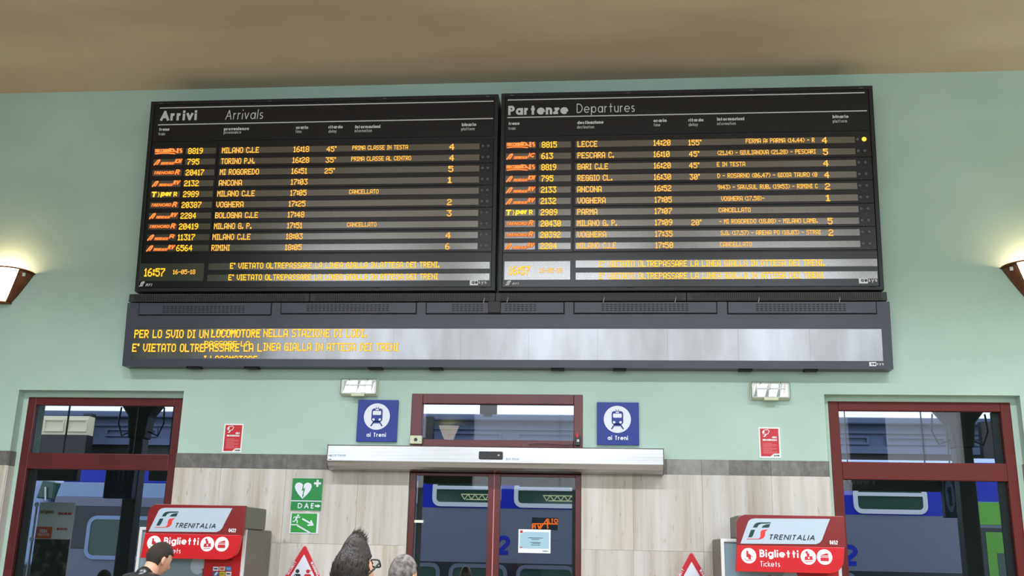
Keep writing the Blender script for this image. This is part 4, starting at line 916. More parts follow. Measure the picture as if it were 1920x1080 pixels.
def icon(cxp, cyp, kind):
    c = cr(cxp, cyp); R = .0655; o = MB().disc(c[0], c[1], R, y, -.006, 28).build('round_icon', M['white'], mx); t = MB(); yy = y-.0015
    if kind == 0:
        t.face([(c[0]-.02, c[1]+.042), (c[0]-.004, c[1]+.042), (c[0]+.002, c[1]-.012), (c[0]-.02, c[1]-.012)], yy); t.face([(c[0]-.0, c[1]+.02), (c[0]+.02, c[1]+.006), (c[0]+.018, c[1]-.03), (c[0]-.004, c[1]-.03)], yy)
        ribbon(t, [(c[0]-.035, c[1]-.02), (c[0]-.02, c[1]-.04), (c[0]+.03, c[1]-.038)], .004, yy); ribbon(t, [(c[0]+.01, c[1]+.004), (c[0]+.04, c[1]-.01)], .004, yy)
    elif kind == 1:
        t.disc(c[0]-.012, c[1]+.038, .011, yy); t.disc(c[0]-.002, c[1]+.018, .013, yy)
        t.face([(c[0]-.034, c[1]-.026), (c[0]-.028, c[1]+.004), (c[0]+.032, c[1]+.008), (c[0]+.038, c[1]-.024)], yy); ribbon(t, [(c[0]-.03, c[1]-.042), (c[0]+.03, c[1]-.036)], .005, yy)
    else:
        t.face(rrect(c[0]-.036, c[0]+.034, c[1]-.034, c[1]-.004, .005), yy); ribbon(t, [(c[0]-.036, c[1]+.006), (c[0]+.034, c[1]+.006)], .006, yy)
        t.face([(c[0]-.038, c[1]+.014), (c[0]+.026, c[1]+.034), (c[0]+.034, c[1]+.014)], yy)
    t.build('icon_symbol', M['redp'], o)
    if kind == 1:
        MB().disc(c[0]+.003, c[1]-.009, .008, yy-.001).build('icon_coin', M['white'], o)
icon(333, 662, 0); icon(1007, 676, 1); icon(1191, 677, 2)
# second machine
ml = copy_tree(mx); cR = at(1483, 1016, MY)
ml.location = ((X(1380, 1000, MY)+X(1586, 1000, MY))/2-(x0+x1)/2, MY, (at(1490, 961.5, MY).z-at(368, 946.5, MY).z))
ml.location.z = 0.0
ml['label'] = 'red and grey ticket machine numbered 0652 in front of the right door'
for ch in ml.children:
    if ch.name.startswith('number_lettering'):
        me = bpy.data.meshes.new('number_lettering'); me.from_pydata(NUM2.v, [], NUM2.f); me.materials.append(M['white']); ch.data = me

# ================================================================== notice taped on the door glass
e, w_, h_ = plate('door_notice', 'white and pale blue printed notice taped to the right glass leaf', 'notice', [(972, 992), (1032.5, 993.5), (1032, 1037.5), (972, 1036.5)], Y=yf+.036, mt=M['white'], th=.002, bevel=0)
q = Pic(0, 100, 0, 74, w_, h_); K = w_/100
MB().face(q.P([(14, 8), (95, 8), (95, 60), (4, 60), (4, 14), (14, 14)]), -.0028).build('blue_field', M['paperblue'], e)
t = MB()
for x_, y_, l_ in ((30, 26, 46), (40, 30, 26), (36, 40, 34), (44, 43, 22), (40, 48, 28)): a, b = q(x_, y_), q(x_+l_, y_+1.6); t.box(a[0], b[0], -.0036, -.003, b[1], a[1])
a, b = q(76, 69), q(92, 69); text(t, 'trenord', a[0], b[0], a[1], 4*K, .2, -.0036); t.build('printed_lines', M['ink'], e)
t = MB(); a, b = q(5, 12), q(13, 4); t.box(a[0], b[0], -.0036, -.003, a[1], b[1]); a, b = q(4, 58), q(13, 55.5); t.box(a[0], b[0], -.0036, -.003, a[1], b[1]); t.build('red_marks', M['redp'], e)

# ================================================================== outside: platform, train, canopy
MB().box(-45, 45, YW+.45, 18.2, -.25, 0).build('platform', M['asph'], kind='structure')
MB().box(-45, 45, 18.2, 60, -.9, -.65).build('track_bed', M['dk'], kind='structure')
MB().box(-30, 30, YW+.45, 14.6, 4.0, 4.25).build('canopy_roof', M['dk'], kind='structure')
ce = X(845, 757, 16.0); cz = Z(930, 756.5, 16.0)
MB().box(-30, 30, 14.6, 16.0, cz, cz+.45).build('canopy_edge', M['dk'], kind='structure')
# far facade across the tracks
FY = 34
fz1 = Z(930, 780, FY); fz0 = Z(930, 838, FY)
fe = empty('far_station_building', (0, FY, 0)); tag(fe, 'long dark panelled building frieze across the tracks behind the train', 'building')
MB().box(-26, 30, .0, 3, -.65, fz0+.1).build('lower_wall', M['dk'], fe); MB().box(-26, 30, -.1, 3, fz0, fz1-.2).build('frieze', M['facade'], fe)
MB().box(-26, 30, -.5, 3, fz1-.22, fz1).build('cornice', M['facade'], fe, bevel=.05); MB().box(-26, 30, -.3, 0, fz0-.1, fz0+.12).build('lower_moulding', M['facade'], fe)
MB().box(-26, 30, -.22, 0, fz1-.50, fz1-.42).build('moulding', M['facade'], fe)
pz0, pz1 = fz0+.2, fz1-.58; k = 0
for i in range(22):
    xa = -25+i*2.45
    MB().ring([(xa, pz0), (xa+1.9, pz0), (xa+1.9, pz1), (xa, pz1)], [(xa+.07, pz0+.07), (xa+1.83, pz0+.07), (xa+1.83, pz1-.07), (xa+.07, pz1-.07)], -.2, -.1).build('frieze_panel', M['facade'], fe)
for i in range(9): MB().box(-24+i*6, -23.7+i*6, -1.2, -.9, -.65, fz1-.2).build('iron_column', M['dk'], fe)
# sunlit patch of the far facade, its light put into cream colour
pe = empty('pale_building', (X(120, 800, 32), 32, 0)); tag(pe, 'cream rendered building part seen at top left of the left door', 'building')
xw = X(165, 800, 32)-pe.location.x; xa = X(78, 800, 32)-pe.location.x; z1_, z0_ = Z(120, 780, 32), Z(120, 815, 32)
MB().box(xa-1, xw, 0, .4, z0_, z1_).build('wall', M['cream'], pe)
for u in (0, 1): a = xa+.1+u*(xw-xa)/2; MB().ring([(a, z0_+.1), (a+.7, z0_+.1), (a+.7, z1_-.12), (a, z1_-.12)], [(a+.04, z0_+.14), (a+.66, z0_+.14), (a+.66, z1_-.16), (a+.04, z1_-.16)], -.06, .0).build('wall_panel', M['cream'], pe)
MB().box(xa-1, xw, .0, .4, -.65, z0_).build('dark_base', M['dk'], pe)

# ---- train
TY = 20
def tx(px, py=960): return at(px, py, TY)
RZ = -.65
def window_part(e, x0_, x1_, z0_, z1_, r, reflected=False, frame=.07, mt=None, corners=(1, 1, 1, 1)):
    oz = rrect(x0_, x1_, z0_, z1_, r, 5, corners); iz = rrect(x0_+frame, x1_-frame, z0_+frame, z1_-frame, max(r-frame, .02), 5, corners)
    f = MB().ring(oz, iz, -.03, .0).build('window', mt or M['tframe'], e)
    MB().prism(iz, -.012, -.002).build('pane', M['tglass'], f)
    if reflected:  # canopy truss reflection, drawn as a pale lattice over the pane
        t = MB(); zc = z0_+(z1_-z0_)*.36; xa_, xb_ = x0_+(x1_-x0_)*.42, x1_-frame-.02
        ribbon(t, [(xa_, zc+.05), (xb_, zc+.05)], .02, -.016); ribbon(t, [(xa_+.1, zc-.05), (xb_, zc-.05)], .02, -.016)
        nn = 5
        for i in range(nn): u = xa_+(xb_-xa_)*i/nn; v = xa_+(xb_-xa_)*(i+1)/nn; ribbon(t, [(u, zc+.05), ((u+v)/2, zc-.05), (v, zc+.05)], .018, -.016)
        t.build('luggage_rack', M['luggage'], f)
    return f
blue_b = (Z(830, 953.5, TY)+Z(1700, 965, TY))/2; grey_b = Z(830, 1053, TY); top_b = Z(950, 862, TY)
xB0, xB1 = -7.2, X(1822, 950, TY)
tb = empty('double_deck_carriage', (0, TY, RZ)); tag(tb, 'double-deck carriage with blue upper band, grey body and lettering 2, behind the centre door', 'train carriage')
def bd(e, x0_, x1_, z0_, z1_, mt, nm, y0=0, y1=2.8): return MB().box(x0_, x1_, y0, y1, z0_-RZ, z1_-RZ).build(nm, mt, e)
bd(tb, xB0, xB1, blue_b, top_b, M['tblue'], 'blue_band'); bd(tb, xB0, xB1, grey_b, blue_b, M['tgrey'], 'grey_band'); bd(tb, xB0, xB1, grey_b-.95, grey_b, M['tdark'], 'window_band')
bd(tb, xB0, xB1, grey_b-1.5, grey_b-.95, M['tgrey'], 'lower_band')
MB().xprism([(0, top_b-RZ), (.35, top_b-RZ+.12), (1.4, top_b-RZ+.16), (2.45, top_b-RZ+.12), (2.8, top_b-RZ)], xB0, xB1).build('roof', M['tlight'], tb)
for i in range(3):
    for u in (0, 1): MB().disc(xB0+1.5+i*5.2+u*1.8, .42, .42, .1, .25, 24).build('wheel', M['dk'], tb)
wz1, wz0 = Z(870, 899, TY), Z(870, 950, TY); x_u = X(811, 930, TY)
for k in range(-2, 6):
    xx = x_u+1.644*k; fr_ = window_part(tb, xx, xx+1.385, wz0-RZ, wz1-RZ, .16, reflected=(k in (0, 1)), frame=.085)
    MB().box(xx+.08, xx+1.30, -.035, -.028, wz1-RZ-.20, wz1-RZ-.13).build('window_bar', M['tframe'], fr_)
x_l = X(842, 1065, TY); lz1 = Z(870, 1056.5, TY)
for k in range(-2, 6):
    xx = x_l+1.33*k
    if xx+1.15 < xB1: window_part(tb, xx, xx+1.15, lz1-.80-RZ, lz1-RZ, .17, frame=.075, mt=M['tgrey'])
# class number and route display
for pa, pb in (((932, 1040), (957.5, 1004)), ((1593, 1061), (1609, 1021))):
    a, b = at(*pa, TY), at(*pb, TY); a.x = max(a.x, b.x-.34) if pa[0] < 1000 else b.x-.34
    text(MB(), '2', a.x-.02, b.x, a.z-RZ, b.z-a.z, .22, -.004).build('class_number', M['tblue'], tb)
a, c = at(991, 1012, TY), at(1051, 964, TY)
bx = MB().prism(rrect(a.x, c.x, a.z-RZ, c.z-RZ, .04), -.004, 0).build('display_surround', M['tgrey'], tb, bevel=.003)
a, c = at(997, 993, TY), at(1046, 971, TY); MB().box(a.x, c.x, -.008, -.004, a.z-RZ, c.z-RZ).build('display_glass', M['tdark'], bx)
cr3 = lambda x, yy: (at(950+x/7.714, 940+yy/7.714, TY).x, at(950+x/7.714, 940+yy/7.714, TY).z-RZ)
t = MB()
for pts in ([(480, 400), (585, 258), (595, 398)], [(370, 325), (600, 325), (740, 328)], [(372, 330), (374, 395), (400, 340)], [(412, 340), (414, 395)], [(452, 340), (466, 390), (500, 338)]): ribbon(t, [cr3(*p) for p in pts], .022, -.0095)
a, b = cr3(600, 312), cr3(742, 312); text(t, 'LTO', a[0], b[0], a[1], .085, .22, -.0095); t.build('display_lettering', M['dispo'], bx)
# ---- leading car at left
lc = empty('driving_carriage', (X(300, 950, TY), TY-.05, RZ)); tag(lc, 'driving carriage in blue, pale blue and grey with sloping nose, behind the left door', 'train carriage')
lx = lambda px, py: at(px, py, TY).x-lc.location.x
z1a, z1b, z1c, z1d = Z(200, 905, TY), Z(200, 933, TY), Z(200, 950, TY), Z(200, 1030, TY); ztop = Z(200, 860, TY)
def slab(e, xt, xb_, x1_, zt_, zb_, mt, nm): MB().prism([(xb_, zb_-RZ), (x1_, zb_-RZ), (x1_, zt_-RZ), (xt, zt_-RZ)], 0, 2.8).build(nm, mt, e, bevel=.01)
xe = -7.6-lc.location.x
slab(lc, lx(150, 852), lx(121, 905), xe, ztop, z1a, M['tblue'], 'blue_band'); slab(lc, lx(118, 905), lx(107, 933), xe, z1a, z1b, M['tlight'], 'pale_band')
slab(lc, lx(107, 933), lx(102, 950), xe, z1b, z1c, M['tgrey'], 'grey_band'); slab(lc, lx(102, 950), lx(100, 1030), xe, z1c, z1d, M['tdark'], 'window_band')
slab(lc, lx(100, 1030), lx(100, 1050), xe, z1d, z1d-.6, M['tgrey'], 'lower_band')
for u in (-1, .6): MB().disc(u, .42, .42, .1, .25, 24).build('wheel', M['dk'], lc)
MB().xprism([(0, ztop-RZ), (.4, ztop-RZ+.12), (2.4, ztop-RZ+.12), (2.8, ztop-RZ)], lx(200, 850), xe).build('roof', M['tlight'], lc)
a = lx(165, 1000); zA, zB = Z(200, 967, TY)-RZ, Z(200, 1050-2, TY)-RZ
zB = Z(200, 1049, TY)-RZ
window_part(lc, a, a+1.75, zB, zA, .2, frame=.075, mt=M['tlight']); window_part(lc, a+1.95, a+3.1 if a+3.1 < xe else xe-.05, zB, zA, .2, frame=.075, mt=M['tlight'])
# pale locomotive nose on the next track
ln = empty('locomotive', (X(70, 960, 23), 23, RZ)); tag(ln, 'pale blue rounded locomotive front seen at the far left of the left door', 'locomotive')
q_ = lambda px, py: (at(px, py, 23).x-ln.location.x, at(px, py, 23).z-RZ)
def arc_body(pts): return [q_(*p) for p in pts]
MB().prism(arc_body([(10, 1060), (95, 1060), (98, 960), (96, 925), (88, 900), (70, 885), (20, 878)]), 0, 2.6).build('body', M['tlight'], ln, bevel=.08)
MB().prism(arc_body([(80, 935), (112, 938), (116, 905), (92, 902)]), -.3, 2.0).build('windscreen', M['tglass'], ln, bevel=.03)
MB().tube([(q_(100, 940)[0], -.35, q_(100, 940)[1]), (q_(100, 915)[0], -.35, q_(100, 915)[1])], .02).build('wiper', M['mtrim'], ln)
# ---- green doored car at right
gc = empty('green_door_carriage', (xB1+.12, TY, RZ)); tag(gc, 'carriage with lime green door and blue top band at the right edge', 'train carriage')
gx = lambda px, py: at(px, py, TY).x-gc.location.x
gz = lambda px, py: at(px, py, TY).z-RZ
MB().box(0, 7, 0, 2.8, gz(1850, 941), gz(1850, 868)).build('blue_band', M['tblue'], gc); MB().box(0, 7, 0, 2.8, gz(1850, 972), gz(1850, 941)).build('pale_band', M['tlight'], gc)
MB().box(0, 7, 0, 2.8, .5, gz(1850, 972)).build('grey_band', M['tgrey'], gc); MB().box(0, 7, .1, 2.7, .1, .5).build('underframe', M['dk'], gc)
MB().box(gx(1833, 960), 7, -.01, 0, gz(1860, 984), gz(1860, 942)).build('green_panel', M['tgreen'], gc)
MB().box(gx(1840, 1010), gx(1905, 1010), -.012, 0, .5, gz(1860, 990)).build('door_surround', M['tdark'], gc)
dg = MB().box(gx(1848, 1010), gx(1898, 1010), -.03, -.01, .55, gz(1860, 998)).build('door_leaf', M['tgreen'], gc)
MB().box(gx(1869, 1045), gx(1896, 1045), -.036, -.03, gz(1860, 1100), gz(1860, 1037)).build('door_window', M['tglass'], dg)
MB().xprism([(0, gz(1850, 868)), (.4, gz(1850, 868)+.12), (2.4, gz(1850, 868)+.12), (2.8, gz(1850, 868))], 0, 7).build('roof', M['tlight'], gc)

# ---- platform columns, hanging signs
def column(pxa, pxb, py, Yc, lab):
    a, b = at(pxa, py, Yc).x, at(pxb, py, Yc).x; xc = (a+b)/2; r_ = (b-a)/2
    e = empty('iron_column', (xc, Yc, 0)); tag(e, lab, 'column', 'platform columns'); zc = 4.0 if Yc < 14.6 else cz
    MB().box(-r_, r_, -r_, r_, 0, zc-.75).build('shaft', M['dk'], e, bevel=.02); MB().box(-r_*1.6, r_*1.6, -r_*1.6, r_*1.6, 0, .35).build('base', M['dk'], e, bevel=.02)
    z_ = zc-.75
    MB().prism([(-r_*1.15, z_), (r_*1.15, z_), (r_*1.5, z_+.35), (r_*4.2, zc), (-r_*4.2, zc), (-r_*1.5, z_+.35)], -r_*1.2, r_*1.2).build('capital', M['dk'], e, bevel=.02)
    for s in (-1, 1):
        MB().tube([(s*r_*1.2, 0, z_+.12), (s*r_*2.6, 0, z_+.05), (s*r_*3.3, 0, z_+.25), (s*r_*3.1, 0, z_+.5)], .014, 6).build('scroll_bracket', M['dk'], e)
    return e
column(249, 275, 815, 15, 'black iron platform column with capital seen through the left door')
column(1786, 1818, 830, 15, 'black iron platform column with capital seen through the right door')
def hang(name, lab, pxs, Y, mt, rods=(-.7, .7)):
    P = [at(px, py, Y) for px, py in pxs]; x0_, x1_, z0_, z1_ = P[0].x, P[1].x, P[1].z, P[0].z
    e = empty(name, ((x0_+x1_)/2, Y, z0_)); tag(e, lab, 'sign'); w_ = (x1_-x0_)/2
    MB().box(-w_, w_, 0, .1, 0, z1_-z0_).build('sign_box', mt, e, bevel=.01)
    tp = 4.0 if Y < 14.6 else cz
    for s in rods: MB().box(w_*s-.005, w_*s+.005, .03, .06, z1_-z0_, tp-z0_).build('hanger', M['dk'], e)
    return e, w_, z1_-z0_
e, w_, h_ = hang('toilet_sign', 'dark hanging sign with grey word Toilet behind the right door', [(1560, 872), (1772, 922)], 14.0, M['dk'])
a = X(1578, 905, 14)-e.location.x; b = X(1643, 905, 14)-e.location.x; zz = Z(1600, 908, 14)-e.location.z
text(MB(), 'Toilet', a, b, zz, .16, .2, -.004).build('lettering', M['mgrey'], e)
navy = mat('navy_sign', srgb(40, 46, 84), .3); silver = mat('silver_print', srgb(120, 136, 176), .4)
e, w_, h_ = hang('platform_number_sign', 'navy hanging sign with pale oval and figure 1 behind the right door', [(1766, 898), (1797, 971)], 13.6, navy, rods=(.6,))
MB().disc(0, h_*.56, w_*.72, -.003, None, 30, h_*.42).build('oval', silver, e); text(MB(), '1', -w_*.22, w_*.12, h_*.30, h_*.5, .16, -.006).build('number', navy, e)
e, w_, h_ = hang('waiting_room_sign', 'dark navy hanging sign with faint pictogram left of the left platform column', [(201, 860), (247, 935)], 13.6, mat('dark_navy_sign', srgb(26, 30, 58), .3), rods=(.6,))
faint = mat('faint_print', srgb(62, 66, 84), .5)
a_ = [(w_*.5*cos(2*pi*i/30)+w_*.1, h_*.62+h_*.33*sin(2*pi*i/30)) for i in range(31)]; t = MB(); ribbon(t, a_, .012, -.004); t.box(-w_*.12, w_*.02, -.005, -.003, h_*.42, h_*.8); t.box(w_*.14, w_*.3, -.005, -.003, h_*.42, h_*.8)
text(t, 'Sala', -w_*.2, w_*.35, h_*.17, h_*.09, .16, -.004); text(t, "d'Attesa", -w_*.45, w_*.5, h_*.05, h_*.09, .16, -.004); t.build('faint_print', faint, e)
for px0, px1, Y in ((62, 143, 12.5), (281, 330, 12.5)):
    e, w_, h_ = hang('loudspeaker_box', 'dark rectangular box hanging from the platform canopy, ' + ('left' if px0 < 100 else 'right') + ' one behind the left door', [(px0, 866), (px1, 901.5)], Y, M['dk'], rods=(.2,)); e['category'] = 'box'
    MB().ring([(-w_*.9, h_*.1), (w_*.9, h_*.1), (w_*.9, h_*.9), (-w_*.9, h_*.9)], [(-w_*.85, h_*.15), (w_*.85, h_*.15), (w_*.85, h_*.85), (-w_*.85, h_*.85)], -.008, 0).build('face_rim', M['darkh'], e)
for px in (915,):
    e, w_, h_ = hang('canopy_lamp_bracket', 'dark lamp bracket under the canopy edge seen in the centre transom', [(900, 750), (931, 776)], 15.5, M['dk']); e['category'] = 'bracket'
    MB().box(-w_*.5, w_*.5, -.03, 0, -.05, .02).build('lamp_holder', M['darkh'], e)
# advertising stand
Y = 11.6; a, c = at(68, 1080, Y), at(136, 940, Y)
e = empty('advertising_stand', ((at(100, 1000, Y)).x, Y, 0)); tag(e, 'tall grey advertising stand with orange block and silver pole, behind the left door', 'advertising stand')
w_ = (at(134, 1000, Y).x-at(68, 1000, Y).x)/2; zt_ = at(100, 942, Y).z
MB().box(-w_, w_, 0, .03, .12, zt_).build('panel', M['stand'], e)
pz = lambda py: at(100, py, Y).z
MB().box(-w_+.0, -w_+.2, -.003, 0, pz(1010), pz(988)).build('orange_block', M['orange'], e); MB().box(-w_, w_, -.002, 0, .12, pz(1011)).build('photo_area', M['photo'], e)
t = text(MB(), 'FIERA', -w_+.05, -w_+.14, pz(999), .04, .22, -.005); text(t, 'SALOTTO', -w_+.03, -w_+.17, pz(1005), .03, .2, -.005); t.build('block_lettering', M['stand'], e)
t = text(MB(), 'artigiano', -w_+.02, -w_+.19, pz(963), .045, .2, -.003); t.build('title_lettering', mat('bronze_print', srgb(140, 118, 80), .5), e)
t = text(MB(), 'FIERA MILANO', w_-.19, w_-.02, pz(965), .03, .22, -.003); text(t, 'INGRESSO', w_-.18, w_-.05, pz(994), .03, .2, -.003); t.build('red_lettering', M['redp'], e)
MB().tube([(-w_-.03, -.01, 0), (-w_-.03, -.01, zt_-.01)], .014, 8).build('pole', M['steel'], e)
for pz_ in (zt_-.03, pz(1012)): MB().ell((-w_-.03, -.015, pz_), .028, .02, .03).build('pole_clamp', M['mtrim'], e, smooth=True)
MB().box(-w_-.08, w_+.05, -.18, .22, 0, .12).build('foot', M['dk'], e, bevel=.02)

# ================================================================== people
def voxel(mb, name, mt, size, parent, smooth_it=3, loc=(0, 0, 0)):
    o = mb.build(name, mt, None); md = o.modifiers.new('r', 'REMESH'); md.mode = 'VOXEL'; md.voxel_size = size
    sm = o.modifiers.new('s', 'SMOOTH'); sm.iterations = smooth_it; sm.factor = .5
    dg_ = bpy.context.evaluated_depsgraph_get(); me = bpy.data.meshes.new_from_object(o.evaluated_get(dg_)); old = o.data; o.modifiers.clear(); o.data = me; bpy.data.meshes.remove(old)
    for p in me.polygons: p.use_smooth = True
    o.parent = parent; o.location = loc; return o
def headpt(d, off=0.0):
    x, y, z = d; px, py, pz_ = x*.075, y*.098, z*.122
    if z < 0:
        k = -z; px *= 1-.34*k**1.3; py *= (1-.10*k) if y > 0 else (1-.42*k)
        if y > 0: py += .012*k
    if y > 0:
        g = lambda cx, cz_, sx, sz: exp(-((x-cx)/sx)**2-((z-cz_)/sz)**2)
        py += .024*g(0, -.20, .13, .17)+.012*g(0, -.05, .1, .16)+.006*g(0, -.50, .26, .07)-.010*(g(.36, .02, .2, .13)+g(-.36, .02, .2, .13))+.006*(g(.36, .2, .3, .08)+g(-.36, .2, .3, .08))+.008*g(0, -.86, .3, .16)
    n = V(d)
    return V((px, py, pz_))+n*off
def headmesh(mb, off=0, keep=None, n=36, h=28, Mx=None, jitter=0):
    idx = {}; vs = []
    for i in range(h+1):
        t = pi*i/h
        for j in range(n):
            d = (sin(t)*cos(2*pi*j/n), sin(t)*sin(2*pi*j/n), cos(t)); o_ = off(d) if callable(off) else off
            p = headpt(d, o_+(random.uniform(-jitter, jitter) if jitter else 0)); vs.append(tuple(Mx @ p) if Mx else tuple(p)); idx[(i, j)] = (len(vs)-1, d)
    fs = []
    for i in range(h):
        for j in range(n):
            q = [idx[(i, j)], idx[(i+1, j)], idx[(i+1, (j+1) % n)], idx[(i, (j+1) % n)]]
            if keep is None or all(keep(d) for _, d in q): fs.append(tuple(a for a, _ in q))
    mb.add(vs, fs)
def person(label, x, y, top, facing, skin, hairm, top_mt, leg_mt, head_pitch=0, hair='short', quiff=False, glasses=False, group=None, lean=0.0):
    """top = z of crown; facing degrees, 0 = towards +Y (away from camera), positive turns towards +X"""
    e = empty('person', (x, y, 0), (0, 0, -RD(facing))); tag(e, label, 'person', group)
    Hh = top-.012; s = (Hh+lean*.1)/1.78
    hc = V((0, .03+lean, Hh-.122)); neck = V((0, -.01+lean*.7, Hh-.27))
    Mx = Matrix.Translation(hc+V((0, 0, -.05))) @ Matrix.Rotation(RD(head_pitch), 4, 'X') @ Matrix.Translation((0, 0, .05))
    b = MB(); headmesh(b, Mx=Mx)
    R3 = Mx.to_3x3()
    for sx in (-1, 1):
        b.ell(Mx @ V((sx*.079, -.008, -.012)), .009, .019, .032, rot=R3 @ Matrix.Rotation(sx*RD(18), 3, 'Z')); b.ell(Mx @ V((sx*.077, .0, -.038)), .008, .010, .012)
    b.limb(Mx @ V((0, -.02, -.05)), neck+V((0, -.01, -.02)), .058, .062)
    T = lambda xx, yy, zz: V((xx, yy+lean*max(0, (zz-1.0))*.9, zz*s))
    b.limb(T(0, 0, .98), T(0, .0, 1.18), .13*s, .12*s); b.limb(T(0, 0, 1.18), T(0, -.01, 1.38), .12*s, .12*s); b.limb(T(-.10, -.01, 1.38), T(.10, -.01, 1.38), .10*s, .10*s)
    j = MB(); tr = MB()
    j.ell(T(0, 0, 1.05), .19, .135, .16); j.ell(T(0, -.0, 1.22), .19, .13, .2); j.ell(T(0, -.01, 1.36), .215, .13, .15); j.limb(T(0, -.01, 1.44), T(0, .0, 1.50), .085, .072)
    for sx in (-1, 1):
        sh = T(sx*.175, -.01, 1.44); el = T(sx*.235, -.04, 1.14); wr = T(sx*.22, .10, .90); pm = T(sx*.215, .125, .83)
        b.limb(sh, el, .05, .042); b.limb(el, wr, .042, .028); b.limb(wr, pm, .027, .034)
        for k, ln_ in enumerate((.070, .080, .074, .058)):
            r0 = pm+V((0, .028-.019*k, -.025)); r1 = r0+V((-sx*.006, .006, -ln_*.5)); r2 = r1+V((-sx*.014, .004, -ln_*.5))
            b.limb(r0, r1, .0095, .009, 8); b.limb(r1, r2, .009, .0075, 8)
        t0 = pm+V((0, .03, .02)); t1 = t0+V((-sx*.012, .022, -.028)); b.limb(t0, t1, .012, .010, 8); b.limb(t1, t1+V((-sx*.004, .006, -.028)), .010, .008, 8)
        j.limb(T(sx*.10, -.01, 1.45), sh, .075, .072); j.limb(sh, el, .066, .056); j.limb(el, wr, .056, .042)
        hp_ = T(sx*.09, 0, .95); kn = T(sx*.10, .01, .50); an = T(sx*.10, -.02, .09)
        b.limb(hp_, kn, .08, .052); b.limb(kn, an, .052, .036); b.limb(an, T(sx*.11, .10, .045), .035, .03)
        tr.limb(hp_, kn, .098, .070); tr.limb(kn, T(sx*.10, -.02, .11), .068, .055)
        sh_ = MB(); sh_.ell((sx*.11, .05, .045), .048, .145, .045); sh_.ell((sx*.105, -.03, .07), .045, .06, .06)
        for i_, v_ in enumerate(sh_.v): sh_.v[i_] = (v_[0], v_[1], max(v_[2], 0))
        sh_.build('shoe', M['shoe'], e, smooth=True)
    tr.ell(T(0, 0, .97), .17, .125, .14)
    voxel(b, 'body', skin, .0075, e, 3)
    voxel(j, 'jacket', top_mt, .012, e, 3); voxel(tr, 'trousers', leg_mt, .014, e, 3)
    # collar
    m_ = MB(); cc = neck+V((0, .0, -.015)); nn = 20
    for k in range(nn+1):
        a_ = RD(-60)+RD(300)*k/nn+pi/2+RD(30)
        for rr_, zz in ((.088, -.05), (.078, .045), (.086, .02), (.10, -.05)): m_.v.append((cc.x+rr_*cos(a_), cc.y+rr_*sin(a_), cc.z+zz))
    for k in range(nn):
        for i_ in range(4): a_ = k*4+i_; b_ = k*4+(i_+1) % 4; m_.f.append((a_, b_, b_+4, a_+4))
    m_.build('collar', top_mt, e, smooth=True)
    for sx in (-1, 1):
        ey = MB().ell(Mx @ headpt(V((sx*.36, .9, .02)).normalized(), -.006), .013, .012, .011).build('eye', M['eye'], e, smooth=True)
        MB().tube([Mx @ headpt(V((sx*(.2+.08*i_), .9, .19+.02*(i_ == 2))).normalized(), .002) for i_ in range(5)], .004, 6).build('eyebrow', hairm or M['hairs'], e)
    MB().tube([Mx @ headpt(V((-.2+.1*i_, .85, -.52)).normalized(), .0015) for i_ in range(5)], [.002, .004, .005, .004, .002], 6).build('mouth', mat('lips', srgb(170, 96, 88), .5), e)
    if hairm:
        def keep(d):
            x_, y_, z_ = d
            if y_ > .25: return z_ > .50-.12*abs(x_)
            if y_ > -.15: return z_ > -.25+2.6*max(0, y_)
            return z_ > -.62
        th = .010 if hair == 'short' else .017
        def off(d):
            o_ = th*min(1, max(.25, (d[2]+.75)))
            if quiff:
                o_ += .062*exp(-((d[0])/.50)**2-((d[1]-.42)/.42)**2-((d[2]-.90)/.42)**2)+.020*max(0, -d[1])*max(0, 1-abs(d[2]))
            return o_
        hm = MB(); headmesh(hm, off, keep, 48, 40, Mx, .0012 if hair == 'short' else .002); o = hm.build('hair', hairm, e, smooth=True)
        md = o.modifiers.new('s', 'SOLIDIFY'); md.thickness = th; md.offset = -1
        st_ = MB(); rnd = random.Random(int(x*1000))
        cnt = 420 if quiff else 0
        for _ in range(cnt):
            u_ = rnd.uniform(-.4, .4); v_ = rnd.uniform(-.25, .75); d = V((u_, v_, .9)).normalized(); p = Mx @ headpt(d, off(d)-.010)
            dirn = (R3 @ V((rnd.uniform(-.16, .16), .62+rnd.uniform(-.2, .5)*max(0, v_), 1.0))).normalized(); l_ = rnd.uniform(.012, .026)+(.016 if v_ > .3 and rnd.random() < .25 else 0)
            st_.tube([p, p+dirn*l_*.6, p+dirn*l_+R3 @ V((0, .012, -.002))], [.0016, .0011, .0004], 4, False)
        if quiff:
            for _ in range(110):
                a_ = rnd.uniform(-1, 1)*2.2-pi/2; zz = rnd.uniform(-.3, .9); d = V((cos(a_)*(1-zz*zz)**.5, sin(a_)*(1-zz*zz)**.5, zz))
                if not keep(d): continue
                p = Mx @ headpt(d, off(d)-.003); p2 = Mx @ headpt((d+V((0, .10, .16))).normalized(), off(d)+.004)
                st_.tube([p, (p+p2)/2, p2], [.0016, .0014, .0005], 4, False)
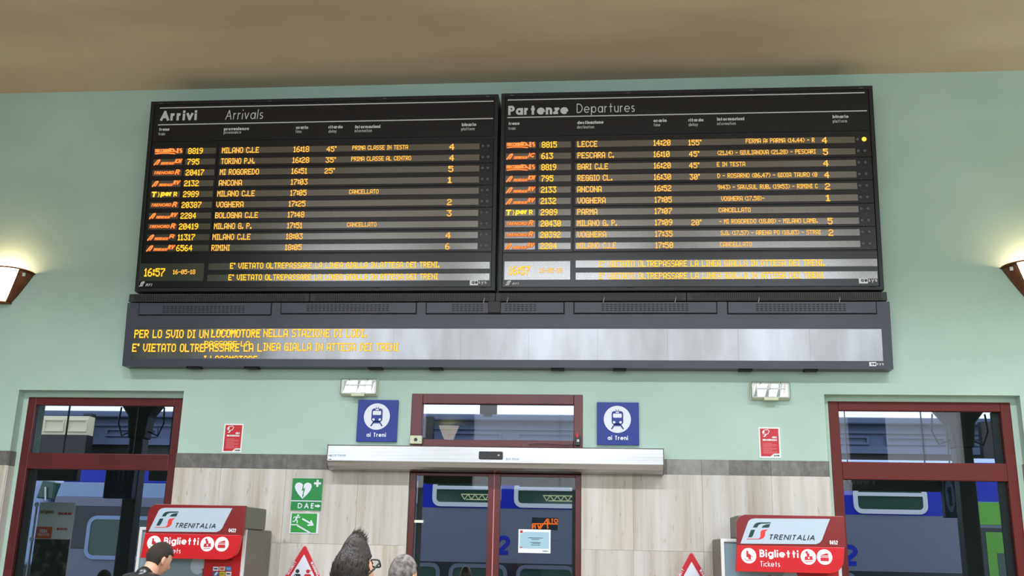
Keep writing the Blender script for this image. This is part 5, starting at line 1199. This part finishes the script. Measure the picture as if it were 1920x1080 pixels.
        if st_.v: st_.build('hair_strands', hairm, e, kind='stuff')
    if glasses:
        g = empty('glasses', (0, 0, 0)); g.parent = e
        for sx in (-1, 1):
            c_ = Mx @ V((sx*.034, .112, .012)); R_ = R3
            sg = lambda t_: math.copysign(abs(t_)**.5, t_)
            rim = [c_+R_ @ V((.028*sg(cos(a_)), 0, .019*sg(sin(a_)))) for a_ in [2*pi*i_/16 for i_ in range(17)]]
            MB().tube(rim, .0042, 6).build('rim', M['ink'], g); MB().tube([Mx @ V((sx*.062, .110, .018)), Mx @ V((sx*.080, .05, .014)), Mx @ V((sx*.084, -.01, .008))], .0052, 6).build('temple_arm', M['ink'], g)
            lens = MB(); lens.add([tuple(p) for p in rim[:-1]], [tuple(range(16))]); lens.build('lens', M['clear'], g)
        MB().tube([Mx @ V((-.009, .113, .016)), Mx @ V((.009, .113, .016))], .003, 6).build('bridge', M['ink'], g)
    return e
p = at(268, 1016, 7.3)
person('man with cropped brown hair in black leather jacket, bending towards the left ticket machine', p.x, 7.3, p.z+.015, 32, M['skin'], M['hairs'], M['leather'], M['denim'], head_pitch=-24, lean=.10)
p = at(668, 1004, 4.7)
person('man with tall dark quiff and glasses looking up at the boards', p.x, 4.7, p.z-.044, 30, M['skin'], M['hair'], M['cloth'], M['denim'], head_pitch=24, hair='long', quiff=True, glasses=True)
p = at(753, 1038, 6.1)
person('man with short grey hair standing left of the centre door', p.x, 6.1, p.z, 22, M['skin'], M['hairg'], M['clothg'], M['denim'])
p = at(872, 1059.5, 13.2)
person('dark-skinned bald person on the platform behind the centre glass door', p.x, 13.2, p.z, 20, M['skind'], None, M['clothg'], M['denim'])
p = at(194, 1067.5, 12.2)
person('dark-haired person on the platform behind the left door, only crown showing', p.x, 12.2, p.z, 10, M['skin'], M['hairs'], M['cloth'], M['denim'])
p = at(1449, 1074.5, 7.6)
person('brown-haired person before the right ticket machine, only crown showing', p.x, 7.6, p.z, 5, M['skin'], M['hair'], M['cloth'], M['denim'])
